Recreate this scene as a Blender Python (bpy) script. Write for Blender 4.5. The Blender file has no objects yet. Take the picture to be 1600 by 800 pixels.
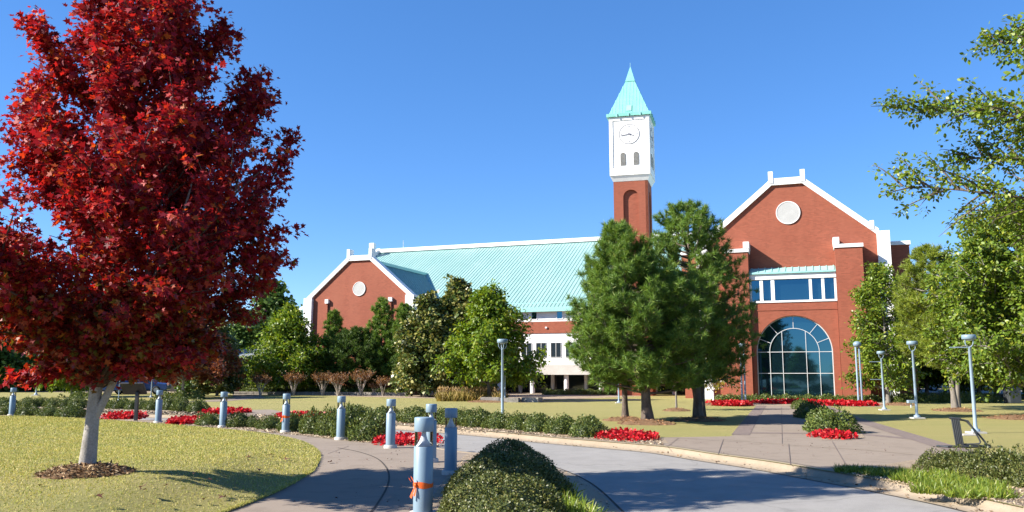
import bpy, math, random
import numpy as np
from mathutils import Vector, Matrix
R = math.radians
PI = math.pi
SC = bpy.context.scene
COL = SC.collection

# ------------------------------------------------------------------ camera, sky, sun, exposure
F_PX, HC, PITCH = 1300.0, 1.7, math.atan(182 / 1300.0)
cam = bpy.data.cameras.new('camera'); camo = bpy.data.objects.new('camera', cam); COL.objects.link(camo)
cam.sensor_width = 36.0; cam.lens = 36.0 * F_PX / 1600.0
cam.clip_start = 0.1; cam.clip_end = 4000
camo.location = (0, 0, HC); camo.rotation_euler = (PI / 2 + PITCH, 0, 0)
SC.camera = camo

SUN_EL, SUN_BEHIND = R(33), R(13)
SUNDIR = Vector((-math.cos(SUN_BEHIND) * math.cos(SUN_EL), -math.sin(SUN_BEHIND) * math.cos(SUN_EL), math.sin(SUN_EL)))
world = bpy.data.worlds.new('World'); SC.world = world; world.use_nodes = True
wn = world.node_tree; wn.nodes.clear()
sky = wn.nodes.new('ShaderNodeTexSky'); sky.sky_type = 'NISHITA'; sky.sun_disc = False
sky.sun_elevation = SUN_EL; sky.sun_rotation = R(270) - SUN_BEHIND
sky.altitude = 200; sky.air_density = 0.7; sky.dust_density = 0.0; sky.ozone_density = 6.0
hsv = wn.nodes.new('ShaderNodeHueSaturation'); hsv.inputs['Saturation'].default_value = 1.31
hsv.inputs['Hue'].default_value = 0.508
bg = wn.nodes.new('ShaderNodeBackground'); bg.inputs['Strength'].default_value = 0.139
wo = wn.nodes.new('ShaderNodeOutputWorld')
gam = wn.nodes.new('ShaderNodeGamma'); gam.inputs['Gamma'].default_value = 0.7
wn.links.new(sky.outputs[0], gam.inputs['Color']); wn.links.new(gam.outputs[0], hsv.inputs['Color']); wn.links.new(hsv.outputs[0], bg.inputs['Color'])
wn.links.new(bg.outputs[0], wo.inputs['Surface'])
sl = bpy.data.lights.new('sun', 'SUN'); sl.energy = 4.8; sl.angle = R(0.53); sl.color = (1.0, 0.93, 0.82)
so = bpy.data.objects.new('sun', sl); COL.objects.link(so)
so.rotation_euler = SUNDIR.to_track_quat('Z', 'Y').to_euler(); so.location = (-30, -10, 40)
SC.view_settings.view_transform = 'Standard'
SC.view_settings.look = 'None'
SC.view_settings.exposure = 1.45
SC.view_settings.gamma = 1.0
SC.view_settings.use_curve_mapping = False
SC.cycles.max_bounces = 6; SC.cycles.diffuse_bounces = 3; SC.cycles.transparent_max_bounces = 8
SC.cycles.use_denoising = True

# ------------------------------------------------------------------ helpers
def G(u, v, z=0.0):
    """the point of the ground at height z that the photograph shows at (u, v)"""
    a = (u - 800) / F_PX; b = (400 - v) / F_PX
    c, s = math.cos(PITCH), math.sin(PITCH)
    d = Vector((a, c - b * s, s + b * c)); t = (z - HC) / d.z
    return Vector((d.x * t, d.y * t, z))

def at_dist(u, d): return Vector(((u - 800) / F_PX * d, d, 0))

def tag(o, label=None, cat=None, group=None, kind=None):
    if label: o['label'] = label
    if cat: o['category'] = cat
    if group: o['group'] = group
    if kind: o['kind'] = kind
    return o

def empty(name, loc=(0, 0, 0), rz=0.0):
    o = bpy.data.objects.new(name, None); COL.objects.link(o)
    o.location = loc; o.rotation_euler = (0, 0, rz); o.empty_display_size = 0.2
    return o

def link(name, me, parent=None, loc=None):
    o = bpy.data.objects.new(name, me); COL.objects.link(o)
    if parent is not None: o.parent = parent
    if loc is not None: o.location = loc
    return o

def dup(o, parent=None):
    c = o.copy(); COL.objects.link(c)
    if parent is not None: c.parent = parent
    for ch in list(o.children): dup(ch, c)
    return c

class MB:
    def __init__(self): self.v = []; self.f = []; self.sm = []
    def add(self, vs, fs, smooth=False):
        n = len(self.v); self.v += [tuple(p) for p in vs]
        self.f += [tuple(i + n for i in q) for q in fs]; self.sm += [smooth] * len(fs)
        return self
    def box(self, x0, x1, y0, y1, z0, z1):
        vs = [(x0, y0, z0), (x1, y0, z0), (x1, y1, z0), (x0, y1, z0), (x0, y0, z1), (x1, y0, z1), (x1, y1, z1), (x0, y1, z1)]
        return self.add(vs, [(0, 3, 2, 1), (4, 5, 6, 7), (0, 1, 5, 4), (1, 2, 6, 5), (2, 3, 7, 6), (3, 0, 4, 7)])
    def prism_y(self, pts, y0, y1):
        """outline pts (x, z), counter-clockwise seen from -y, extruded from y0 (front) to y1"""
        n = len(pts)
        vs = [(x, y0, z) for x, z in pts] + [(x, y1, z) for x, z in pts]
        fs = [tuple(range(n)), tuple(range(2 * n - 1, n - 1, -1))]
        fs += [(i, i + n, (i + 1) % n + n, (i + 1) % n) for i in range(n)]
        return self.add(vs, fs)
    def prism_z(self, pts, z0, z1):
        n = len(pts)
        vs = [(x, y, z0) for x, y in pts] + [(x, y, z1) for x, y in pts]
        fs = [tuple(range(n - 1, -1, -1)), tuple(range(n, 2 * n))]
        fs += [(i, (i + 1) % n, (i + 1) % n + n, i + n) for i in range(n)]
        return self.add(vs, fs)
    def prism_x(self, pts, x0, x1):
        n = len(pts)
        vs = [(x0, y, z) for y, z in pts] + [(x1, y, z) for y, z in pts]
        fs = [tuple(range(n - 1, -1, -1)), tuple(range(n, 2 * n))]
        fs += [(i, (i + 1) % n, (i + 1) % n + n, i + n) for i in range(n)]
        return self.add(vs, fs)
    def lathe(self, prof, n=24, c=(0, 0, 0), cap=True):
        """prof: list of (r, z) going up"""
        vs = []; fs = []
        for r, z in prof:
            for k in range(n):
                a = 2 * PI * k / n; vs.append((c[0] + r * math.cos(a), c[1] + r * math.sin(a), c[2] + z))
        m = len(prof)
        for j in range(m - 1):
            for k in range(n):
                k2 = (k + 1) % n
                fs.append((j * n + k, j * n + k2, (j + 1) * n + k2, (j + 1) * n + k))
        self.add(vs, fs, True)
        if cap:
            self.add(vs[:n], [tuple(range(n - 1, -1, -1))]); self.add(vs[-n:], [tuple(range(n))])
        return self
    def tube(self, pts, radii, n=8, cap=True):
        pts = [Vector(p) for p in pts]
        if not hasattr(radii, '__len__'): radii = [radii] * len(pts)
        vs = []; fs = []
        up = Vector((0.13, 0.31, 0.94)).normalized()
        for i, p in enumerate(pts):
            t = (pts[min(i + 1, len(pts) - 1)] - pts[max(i - 1, 0)])
            if t.length < 1e-9: t = Vector((0, 0, 1))
            t.normalize()
            if abs(t.dot(up)) > 0.97: up = Vector((1, 0.1, 0)).normalized()
            a = t.cross(up).normalized(); b = a.cross(t).normalized()   # a x b orientation kept along the tube
            up = b
            for k in range(n):
                w = 2 * PI * k / n
                vs.append(p + (a * math.cos(w) + b * -math.sin(w)) * radii[i])
        for j in range(len(pts) - 1):
            for k in range(n):
                k2 = (k + 1) % n
                fs.append((j * n + k, j * n + k2, (j + 1) * n + k2, (j + 1) * n + k))
        self.add(vs, fs, True)
        if cap:
            self.add(vs[:n], [tuple(range(n - 1, -1, -1))]); self.add(vs[-n:], [tuple(range(n))])
        return self
    def build(self, name, mat, parent=None, loc=None, mesh_only=False, bevel=0.0):
        me = bpy.data.meshes.new(name); me.from_pydata(self.v, [], self.f)
        me.polygons.foreach_set('use_smooth', self.sm)
        me.materials.append(mat); me.update()
        if mesh_only: return me
        o = link(name, me, parent, loc)
        if bevel:
            m = o.modifiers.new('edge', 'BEVEL'); m.width = bevel; m.segments = 2; m.limit_method = 'ANGLE'; m.angle_limit = R(40)
        return o

def np_mesh(name, V, loops, counts, mats, matidx=None, smooth=None):
    """fast mesh from flat numpy arrays"""
    me = bpy.data.meshes.new(name)
    me.vertices.add(len(V)); me.vertices.foreach_set('co', np.asarray(V, np.float32).ravel())
    me.loops.add(len(loops)); me.loops.foreach_set('vertex_index', np.asarray(loops, np.int32))
    counts = np.asarray(counts, np.int32)
    me.polygons.add(len(counts))
    st = np.zeros(len(counts), np.int32); st[1:] = np.cumsum(counts)[:-1]
    me.polygons.foreach_set('loop_start', st); me.polygons.foreach_set('loop_total', counts)
    for m in mats: me.materials.append(m)
    if matidx is not None: me.polygons.foreach_set('material_index', np.asarray(matidx, np.int32))
    if smooth is not None: me.polygons.foreach_set('use_smooth', np.asarray(smooth, bool))
    me.update(calc_edges=True); me.validate()
    return me

MAPLE = [(0, 0, 0), (.30, -.02, .03), (.52, .12, .05), (.30, .28, .02), (.62, .62, .10), (.22, .58, .0), (0, 1.05, -.10),
         (-.22, .58, 0), (-.62, .62, .10), (-.30, .28, .02), (-.52, .12, .05), (-.30, -.02, .03)]
OVAL = [(0, 0, 0), (.24, .25, .05), (.27, .58, .05), (0, 1, -.06), (-.27, .58, .05), (-.24, .25, .05)]
WIDE = [(0, 0, 0), (.36, .25, .07), (.36, .62, .06), (0, 1, -.05), (-.36, .62, .06), (-.36, .25, .07)]
DIAM = [(0, 0, 0), (.3, .48, .06), (0, 1, -.04), (-.3, .48, .06)]
NEED = [(-.5, 0, 0), (.5, 0, 0), (0, 1, 0)]
BLADE = [(-.5, 0, 0), (.5, 0, 0), (.32, .62, .05), (0, 1, .16)]

def leaf_geo(P, D, N, size, tmpl, width=1.0):
    """polygons at P pointing along D with face normal N; returns verts, loops, counts"""
    T = np.array(tmpl, float); K = len(T); M = len(P)
    D = D / np.maximum(np.linalg.norm(D, axis=1, keepdims=True), 1e-9)
    X = np.cross(D, N); X /= np.maximum(np.linalg.norm(X, axis=1, keepdims=True), 1e-9)
    Z = np.cross(X, D)
    s = np.broadcast_to(np.asarray(size, float), (M,))[:, None, None]
    w = np.broadcast_to(np.asarray(width, float), (M,))[:, None, None]
    V = P[:, None, :] + s * (T[None, :, 0:1] * w * X[:, None, :] + T[None, :, 1:2] * D[:, None, :] + T[None, :, 2:3] * Z[:, None, :])
    return V.reshape(-1, 3), np.arange(M * K), np.full(M, K)

def merge(parts):
    V = []; Ls = []; Cs = []; n = 0; idx = []
    for i, (v, l, c) in enumerate(parts):
        V.append(v); Ls.append(np.asarray(l) + n); Cs.append(c); n += len(v); idx.append(np.full(len(c), i))
    return np.concatenate(V), np.concatenate(Ls), np.concatenate(Cs), np.concatenate(idx)

def unit(rng, n):
    v = rng.normal(size=(n, 3)); return v / np.linalg.norm(v, axis=1, keepdims=True)

def spline(pts, step=8):
    """Catmull-Rom through pts"""
    P = [Vector(p) for p in pts]; out = []
    for i in range(len(P) - 1):
        p0, p1, p2, p3 = P[max(i - 1, 0)], P[i], P[i + 1], P[min(i + 2, len(P) - 1)]
        for k in range(step):
            t = k / step
            out.append(0.5 * ((2 * p1) + (p2 - p0) * t + (2 * p0 - 5 * p1 + 4 * p2 - p3) * t * t + (3 * p1 - p0 - 3 * p2 + p3) * t ** 3))
    out.append(P[-1]); return out

# ------------------------------------------------------------------ materials
class NT:
    def __init__(self, name):
        self.m = bpy.data.materials.new(name); self.m.use_nodes = True
        self.t = self.m.node_tree; self.t.nodes.clear()
        self.out = self.n('ShaderNodeOutputMaterial')
    def n(self, t, **kw):
        x = self.t.nodes.new(t)
        for k, v in kw.items():
            if hasattr(x, k) and not k[0].isupper(): setattr(x, k, v)
            else: x.inputs[k.replace('_', ' ')].default_value = v
        return x
    def l(self, a, b): self.t.links.new(a, b)
    def coords(self): return self.n('ShaderNodeTexCoord').outputs['Object']
    def noise(self, scale, detail=4, rough=.6, vec=None, stretch=None):
        x = self.n('ShaderNodeTexNoise'); x.inputs['Scale'].default_value = scale
        x.inputs['Detail'].default_value = detail; x.inputs['Roughness'].default_value = rough
        v = vec if vec is not None else self.coords()
        if stretch:
            mp = self.n('ShaderNodeMapping'); mp.inputs['Scale'].default_value = stretch
            self.l(v, mp.inputs['Vector']); v = mp.outputs[0]
        self.l(v, x.inputs['Vector']); return x.outputs['Fac']
    def ramp(self, fac, stops):
        r = self.n('ShaderNodeValToRGB'); e = r.color_ramp.elements
        while len(e) < len(stops): e.new(.5)
        for i, (p, c) in enumerate(stops):
            e[i].position = p; e[i].color = (*c, 1) if len(c) == 3 else c
        self.l(fac, r.inputs[0]); return r.outputs[0]
    def mix(self, fac, a, b, mode='MIX'):
        x = self.n('ShaderNodeMix', data_type='RGBA', blend_type=mode)
        for sock, val in ((x.inputs[0], fac), (x.inputs[6], a), (x.inputs[7], b)):
            if hasattr(val, 'links'): self.l(val, sock)
            else: sock.default_value = val if not isinstance(val, tuple) else (*val, 1)
        return x.outputs[2]
    def bsdf(self, col, rough=.6, spec=.4, metal=0.0, bump=None, bstr=.3, bdist=.02):
        b = self.n('ShaderNodeBsdfPrincipled')
        if hasattr(col, 'links'): self.l(col, b.inputs['Base Color'])
        else: b.inputs['Base Color'].default_value = (*col, 1)
        b.inputs['Roughness'].default_value = rough; b.inputs['Specular IOR Level'].default_value = spec
        b.inputs['Metallic'].default_value = metal
        if bump is not None:
            u = self.n('ShaderNodeBump'); u.inputs['Strength'].default_value = bstr; u.inputs['Distance'].default_value = bdist
            self.l(bump, u.inputs['Height']); self.l(u.outputs[0], b.inputs['Normal'])
        return b
    def done(self, sh): self.l(sh.outputs[0], self.out.inputs['Surface']); return self.m

def noisy(name, c1, c2, scale=3, rough=.7, spec=.3, fine=40, bstr=.2, bdist=.01, stretch=None, metal=0.0, lo=.35, hi=.65):
    t = NT(name); a = t.noise(scale, 5, .6, stretch=stretch); f = t.noise(fine, 3, .6)
    c = t.ramp(a, [(lo, c1), (hi, c2)])
    c = t.mix(.25, c, t.ramp(f, [(.35, tuple(x * .65 for x in c1)), (.65, tuple(min(1, x * 1.3) for x in c2))]))
    return t.done(t.bsdf(c, rough, spec, metal, f, bstr, bdist))

def leafmat(name, stops, transl=.35, rough=.42, spec=.35, tint=(1.2, 1.1, .6)):
    t = NT(name); g = t.n('ShaderNodeNewGeometry')
    c = t.ramp(g.outputs['Random Per Island'], stops)
    nz = t.noise(.8, 3, .6)
    c = t.mix(t.ramp(nz, [(.35, (0, 0, 0)), (.7, (.5, .5, .5))]), c, t.mix(1.0, c, (1.35, 1.2, .8), 'MULTIPLY'))
    b = t.bsdf(c, rough, spec)
    tr = t.n('ShaderNodeBsdfTranslucent'); t.l(t.mix(1.0, c, tint, 'MULTIPLY'), tr.inputs['Color'])
    m = t.n('ShaderNodeMixShader'); m.inputs[0].default_value = transl
    t.l(b.outputs[0], m.inputs[1]); t.l(tr.outputs[0], m.inputs[2])
    return t.done(m)

M = {}
def brick(name, base):
    t = NT(name); tc = t.coords()
    sx = t.n('ShaderNodeSeparateXYZ'); t.l(tc, sx.inputs[0])
    ad = t.n('ShaderNodeMath', operation='ADD'); t.l(sx.outputs['X'], ad.inputs[0]); t.l(sx.outputs['Y'], ad.inputs[1])
    cb = t.n('ShaderNodeCombineXYZ'); t.l(ad.outputs[0], cb.inputs['X']); t.l(sx.outputs['Z'], cb.inputs['Y'])
    bt = t.n('ShaderNodeTexBrick'); t.l(cb.outputs[0], bt.inputs['Vector'])
    bt.inputs['Scale'].default_value = 1.0; bt.inputs['Brick Width'].default_value = .21; bt.inputs['Row Height'].default_value = .075
    bt.inputs['Mortar Size'].default_value = .008
    d = tuple(x * .84 for x in base); l = tuple(x * 1.15 for x in base)
    bt.inputs['Color1'].default_value = (*d, 1); bt.inputs['Color2'].default_value = (*l, 1)
    bt.inputs['Mortar'].default_value = (base[0] * .85, base[1] * 1.2, base[2] * 1.3, 1)
    st = t.noise(.9, 5, .65, stretch=(1, 1, .18))          # rain streaks down the wall
    c = t.mix(t.ramp(st, [(.42, (0, 0, 0)), (.72, (.75, .75, .75))]), bt.outputs['Color'], (base[0] * 1.08, base[1] * 1.28, base[2] * 1.33))
    s2 = t.noise(.35, 4, .6)
    c = t.mix(t.ramp(s2, [(.4, (0, 0, 0)), (.7, (.4, .4, .4))]), c, tuple(x * .78 for x in base))
    return t.done(t.bsdf(c, .8, .25, bump=bt.outputs['Fac'], bstr=-.2, bdist=.01))
M['brick'] = brick('red brick', (.262, .072, .041))
M['white'] = noisy('white stucco', (.70, .70, .69), (.82, .82, .81), 1.2, .8, .25, 30, .1)
M['cream'] = noisy('pale grey stucco', (.42, .40, .37), (.50, .48, .45), 1.2, .8, .25, 30, .1)
M['teal'] = noisy('weathered teal metal roofing', (.215, .375, .35), (.27, .435, .41), .5, .42, .4, 6, .03, stretch=(1, .3, .3))
M['tealtrim'] = noisy('teal metal trim', (.25, .51, .475), (.30, .57, .53), .8, .45, .4, 12, .03)
M['spire'] = noisy('green patina spire metal', (.17, .46, .40), (.22, .53, .46), .8, .45, .4, 12, .03)
M['louvre'] = noisy('grey louvre', (.36, .36, .35), (.42, .42, .41), 2, .6, .3, 20, .1)
M['darklouvre'] = noisy('dark bronze louvre', (.10, .09, .08), (.15, .13, .11), 2, .6, .3, 20, .1)
t = NT('reflective blue glass'); nz = t.noise(.25, 2, .5)
b = t.bsdf((.045, .135, .195), .03, .5, .92, nz, .05, .02); M['glass'] = t.done(b)
t = NT('dark window glass'); b = t.bsdf((.02, .03, .04), .05, .8, .0); M['darkglass'] = t.done(b)
M['frame'] = noisy('painted window frame', (.46, .47, .47), (.54, .55, .55), 2, .5, .4, 20, .02)
M['black'] = noisy('black painted metal', (.02, .02, .022), (.035, .035, .04), 5, .45, .4, 40, .05)
M['rack'] = noisy('dark grey coated steel', (.028, .032, .036), (.05, .054, .058), 5, .4, .5, 60, .05)
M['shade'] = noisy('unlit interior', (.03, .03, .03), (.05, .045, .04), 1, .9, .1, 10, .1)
def paint(name, c, rough=.42):
    t = NT(name); n = t.noise(2.2, 5, .6); f = t.noise(60, 3, .7)
    col = t.ramp(n, [(.3, tuple(x * .93 for x in c)), (.7, tuple(x * 1.06 for x in c))])
    col = t.mix(t.ramp(f, [(.62, (0, 0, 0)), (.75, (.35, .35, .35))]), col, tuple(x * .72 for x in c))
    return t.done(t.bsdf(col, rough, .45, bump=f, bstr=.03, bdist=.003))
M['steelblue'] = paint('pale blue painted steel', (.175, .25, .31))
M['steelpale'] = paint('pale grey blue painted pole', (.24, .32, .40))
M['steelgrey'] = noisy('galvanised steel', (.45, .47, .49), (.55, .57, .58), 3, .4, .5, 30, .05)
M['concretebase'] = noisy('cast concrete', (.40, .38, .35), (.52, .49, .45), 6, .85, .2, 60, .3)
t = NT('clear lens'); gl = t.n('ShaderNodeBsdfGlossy'); gl.inputs['Roughness'].default_value = .05
tp = t.n('ShaderNodeBsdfTransparent'); tp.inputs['Color'].default_value = (.86, .89, .91, 1)
fr = t.n('ShaderNodeFresnel'); fr.inputs['IOR'].default_value = 1.45
mx = t.n('ShaderNodeMixShader'); t.l(fr.outputs[0], mx.inputs[0]); t.l(tp.outputs[0], mx.inputs[1]); t.l(gl.outputs[0], mx.inputs[2])
M['lens'] = t.done(mx)
M['reflector'] = noisy('white reflector', (.50, .53, .57), (.60, .62, .65), 4, .3, .5, 30, .02)
M['ribbon'] = noisy('orange ribbon', (.62, .085, .012), (.78, .14, .02), 30, .5, .3, 90, .2)
M['pinkribbon'] = noisy('pink tape', (.75, .03, .15), (.85, .05, .2), 30, .5, .3, 90, .1)
M['clockmark'] = noisy('grey clock marking', (.16, .16, .2), (.2, .2, .24), 5, .5, .3, 30, .05)
M['clockring'] = noisy('clock ring', (.13, .13, .15), (.17, .17, .19), 5, .5, .3, 30, .05)
M['stone'] = noisy('pale limestone blocks', (.17, .155, .135), (.34, .315, .28), 5, .9, .2, 30, .5, .03)
M['carblue'] = noisy('blue car paint', (.02, .06, .22), (.03, .08, .28), 2, .25, .6, 30, .01)
M['carwhite'] = noisy('white car paint', (.70, .70, .70), (.76, .76, .76), 2, .25, .6, 30, .01)
M['tyre'] = noisy('tyre rubber', (.015, .015, .015), (.03, .03, .03), 5, .8, .2, 30, .1)
M['slate'] = noisy('grey roof sheet', (.16, .18, .20), (.22, .24, .26), 1, .6, .3, 20, .05)

# ground materials
def ground(name, layers, rough=.9, fine=60, bstr=.4, bdist=.02, spec=.15):
    t = NT(name); c = None
    for sc, de, stops, f, stretch in layers:
        k = t.ramp(t.noise(sc, de, .62, stretch=stretch), stops)
        c = k if c is None else t.mix(f, c, k)
    fz = t.noise(fine, 4, .7)
    return t.done(t.bsdf(c, rough, spec, bump=fz, bstr=bstr, bdist=bdist))
M['grass'] = ground('mown autumn lawn', [
    (.22, 5, [(.34, (.40, .325, .135)), (.5, (.31, .285, .085)), (.66, (.195, .245, .058))], 1, None),
    (1.6, 5, [(.35, (.38, .31, .125)), (.65, (.20, .23, .055))], .42, (1, 1.8, 1)),
    (.5, 5, [(.35, (.36, .30, .12)), (.5, (.27, .265, .075)), (.66, (.19, .235, .055))], .5, (.25, 1.4, 1)),
    (22, 4, [(.3, (.35, .285, .13)), (.7, (.15, .155, .042))], .40, None),
    (110, 3, [(.32, (.40, .33, .17)), (.68, (.12, .125, .032))], .38, None)], .95, 140, .7, .03)
M['concrete'] = ground('weathered tan concrete', [
    (.35, 5, [(.35, (.210, .170, .132)), (.65, (.25, .207, .165))], 1, None),
    (2.3, 6, [(.30, (.135, .108, .086)), (.5, (.262, .216, .176))], .4, None),
    (45, 4, [(.3, (.14, .11, .088)), (.7, (.30, .25, .21))], .28, None)], .88, 160, .25, .006)
M['kerb'] = ground('pale kerb concrete', [
    (.6, 5, [(.35, (.235, .185, .13)), (.65, (.285, .23, .168))], 1, None),
    (5, 6, [(.30, (.165, .127, .09)), (.6, (.29, .238, .178))], .45, None),
    (50, 4, [(.3, (.2, .16, .115)), (.7, (.36, .30, .225))], .3, None)], .9, 120, .3, .008)
def asphalt():
    t = NT('grey road surface')
    c = t.ramp(t.noise(.3, 5, .6), [(.35, (.228, .215, .198)), (.65, (.275, .26, .24))])
    c = t.mix(.4, c, t.ramp(t.noise(1.8, 6, .65), [(.35, (.17, .16, .148)), (.6, (.30, .283, .262))]))
    c = t.mix(.35, c, t.ramp(t.noise(90, 3, .7), [(.3, (.13, .13, .125)), (.7, (.38, .37, .36))]))
    # fine wandering cracks
    nv = t.n('ShaderNodeTexVoronoi', feature='DISTANCE_TO_EDGE'); nv.inputs['Scale'].default_value = .22
    tc = t.coords(); ns = t.n('ShaderNodeTexNoise'); ns.inputs['Scale'].default_value = 1.4; ns.inputs['Detail'].default_value = 5
    t.l(tc, ns.inputs['Vector'])
    ad = t.n('ShaderNodeMix', data_type='RGBA', blend_type='LINEAR_LIGHT'); ad.inputs[0].default_value = .35
    t.l(tc, ad.inputs[6]); t.l(ns.outputs['Color'], ad.inputs[7]); t.l(ad.outputs[2], nv.inputs['Vector'])
    cr = t.ramp(nv.outputs['Distance'], [(.0, (.30, .30, .30)), (.008, (0, 0, 0))])
    c = t.mix(cr, c, (.09, .085, .08))
    return t.done(t.bsdf(c, .85, .2, bump=t.noise(150, 3, .7), bstr=.35, bdist=.006))
M['asphalt'] = asphalt()
M['paver'] = ground('mauve brick pavers', [
    (.6, 4, [(.35, (.16, .13, .115)), (.65, (.205, .165, .145))], 1, None),
    (9, 4, [(.35, (.11, .085, .08)), (.65, (.22, .175, .155))], .5, None)], .9, 80, .4, .01)
M['joint'] = noisy('dark joint filler', (.05, .045, .04), (.085, .075, .065), 8, .9, .1, 60, .2)
M['soil'] = ground('gravel and mulch bed', [
    (.9, 5, [(.35, (.26, .19, .12)), (.65, (.36, .28, .19))], 1, None),
    (9, 5, [(.30, (.13, .085, .05)), (.62, (.42, .34, .25))], .55, None),
    (60, 4, [(.3, (.10, .065, .04)), (.7, (.50, .42, .33))], .45, None)], .95, 70, .9, .03)
M['mulch'] = ground('bark mulch', [
    (3, 5, [(.35, (.17, .095, .05)), (.65, (.25, .15, .085))], 1, None),
    (40, 4, [(.3, (.07, .04, .025)), (.7, (.34, .22, .13))], .5, None)], .95, 60, 1, .03)
M['bark'] = noisy('grey bark', (.13, .115, .10), (.25, .225, .195), 4, .9, .15, 30, .6, .02, stretch=(1, 1, .25))
M['palebark'] = noisy('pale smooth bark', (.20, .185, .165), (.38, .355, .325), 5, .8, .2, 45, .45, .015, stretch=(1, 1, .6))
M['limb'] = noisy('dark maple twigs', (.055, .04, .035), (.10, .075, .065), 5, .9, .15, 30, .4)
M['pinebark'] = noisy('pine bark', (.075, .058, .048), (.18, .145, .12), 6, .95, .1, 28, .9, .03, stretch=(1, 1, .35))
M['myrtlebark'] = noisy('pale myrtle bark', (.32, .27, .22), (.46, .40, .34), 6, .8, .2, 30, .3)

# leaves
M['maple'] = leafmat('red maple leaves', [(0, (0.0804, 0.0085, 0.016)), (0.3, (0.1771, 0.0108, 0.0227)), (0.62, (0.2898, 0.0168, 0.0318)), (0.88, (0.3783, 0.036, 0.0272)), (1, (0.4024, 0.1202, 0.0227))], .36, .55, .2, (1.5, .8, .5))
M['maplelow'] = leafmat('turning maple leaves', [(0, (0.0893, 0.0108, 0.0108)), (0.45, (0.2142, 0.0162, 0.0144)), (0.7, (0.2678, 0.045, 0.0135)), (0.88, (0.1785, 0.117, 0.018)), (1, (0.0893, 0.099, 0.0162))], .36, .4, .4, (1.4, .9, .5))
M['maplefar'] = leafmat('dull red maple leaves', [(0, (.10, .03, .018)), (.5, (.17, .045, .022)), (.85, (.23, .08, .03)), (1, (.20, .11, .03))], .3, .5, .3)
M['oak'] = leafmat('oak leaves', [(0, (0.068, 0.1223, 0.0139)), (0.45, (0.1135, 0.1875, 0.0198)), (0.8, (0.1663, 0.2445, 0.0257)), (1, (0.2873, 0.3097, 0.0396))], .36, .42, .4)
M['lime'] = leafmat('bright green leaves', [(0, (0.0696, 0.1352, 0.0108)), (0.5, (0.1265, 0.2126, 0.0162)), (0.85, (0.1898, 0.264, 0.0252)), (1, (0.2783, 0.2962, 0.036))], .4, .45, .35)
M['magnolia'] = leafmat('two tone glossy leaves', [(0, (0.0455, 0.0845, 0.0198)), (0.45, (0.0845, 0.1235, 0.0286)), (0.7, (0.195, 0.2015, 0.055)), (1, (0.325, 0.3055, 0.11))], .22, .34, .5)
M['yellowing'] = leafmat('yellowing leaves', [(0, (.10, .13, .02)), (.5, (.19, .20, .03)), (.85, (.30, .25, .04)), (1, (.34, .20, .04))], .4, .45, .3)
M['needle'] = leafmat('pine needles', [(0, (0.0654, 0.1361, 0.0209)), (0.5, (0.1116, 0.2075, 0.0314)), (0.9, (0.1702, 0.2722, 0.0439)), (1, (0.2586, 0.2892, 0.0627))], .25, .5, .35)
M['needlelight'] = leafmat('yellow green pine needles', [(0, (0.108, 0.1718, 0.0198)), (0.5, (0.18, 0.2475, 0.027)), (1, (0.288, 0.33, 0.045))], .3, .5, .35)
M['needledark'] = leafmat('dark pine needles', [(0, (0.0343, 0.0777, 0.0143)), (0.6, (0.0702, 0.1284, 0.022)), (1, (0.117, 0.1775, 0.033))], .2, .5, .3)
M['shrub'] = leafmat('juniper green leaves', [(0, (0.0468, 0.0728, 0.0176)), (0.5, (0.0806, 0.1176, 0.0264)), (0.88, (0.1274, 0.168, 0.0374)), (1, (0.208, 0.21, 0.055))], .2, .45, .35)
M['holly'] = leafmat('glossy small holly leaves', [(0, (0.0389, 0.0549, 0.0139)), (0.5, (0.0709, 0.0915, 0.0218)), (0.85, (0.1201, 0.1373, 0.0356)), (1, (0.1945, 0.1716, 0.0544))], .18, .45, .35)
M['liriope'] = leafmat('strappy green blades', [(0, (0.084, 0.144, 0.0165)), (0.6, (0.156, 0.228, 0.0275)), (1, (0.288, 0.3, 0.055))], .35, .4, .4)
M['flower'] = leafmat('red bedding plants', [(0, (.25, .006, .012)), (.4, (.42, .010, .020)), (.85, (.56, .018, .030)), (.94, (.60, .06, .06)), (1, (.09, .05, .02))], .25, .45, .3, (1.3, .8, .8))
M['myrtle'] = leafmat('russet myrtle leaves', [(0, (.11, .045, .025)), (.5, (.18, .08, .035)), (1, (.26, .15, .055))], .25, .5, .25)
M['reed'] = leafmat('tawny grass blades', [(0, (.16, .16, .035)), (.5, (.27, .21, .07)), (1, (.40, .30, .14))], .3, .6, .2)
M['plume'] = leafmat('tawny seed plumes', [(0, (.28, .19, .10)), (1, (.45, .33, .20))], .3, .7, .15)
M['blade'] = leafmat('lawn blades', [(0, (0.2143, 0.2693, 0.0581)), (0.4, (0.3349, 0.3515, 0.0943)), (0.75, (0.4688, 0.419, 0.1597)), (1, (0.6028, 0.5536, 0.2759))], .3, .7, .15, (1.1, 1.0, .7))
M['chip'] = leafmat('bark chips', [(0, (.09, .05, .03)), (.4, (.20, .125, .07)), (.8, (.34, .25, .16)), (1, (.46, .38, .28))], .0, .85, .15)
M['redchip'] = leafmat('reddish pine straw', [(0, (.13, .06, .035)), (.5, (.27, .14, .075)), (1, (.38, .24, .14))], .0, .85, .15)
M['pebble'] = leafmat('pale gravel chips', [(0, (.15, .10, .07)), (.5, (.34, .27, .19)), (1, (.55, .47, .37))], .0, .85, .2)
M['drop'] = leafmat('dry fallen leaves', [(0, (.06, .022, .022)), (1, (.13, .055, .04))], .1, .7, .2)

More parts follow.
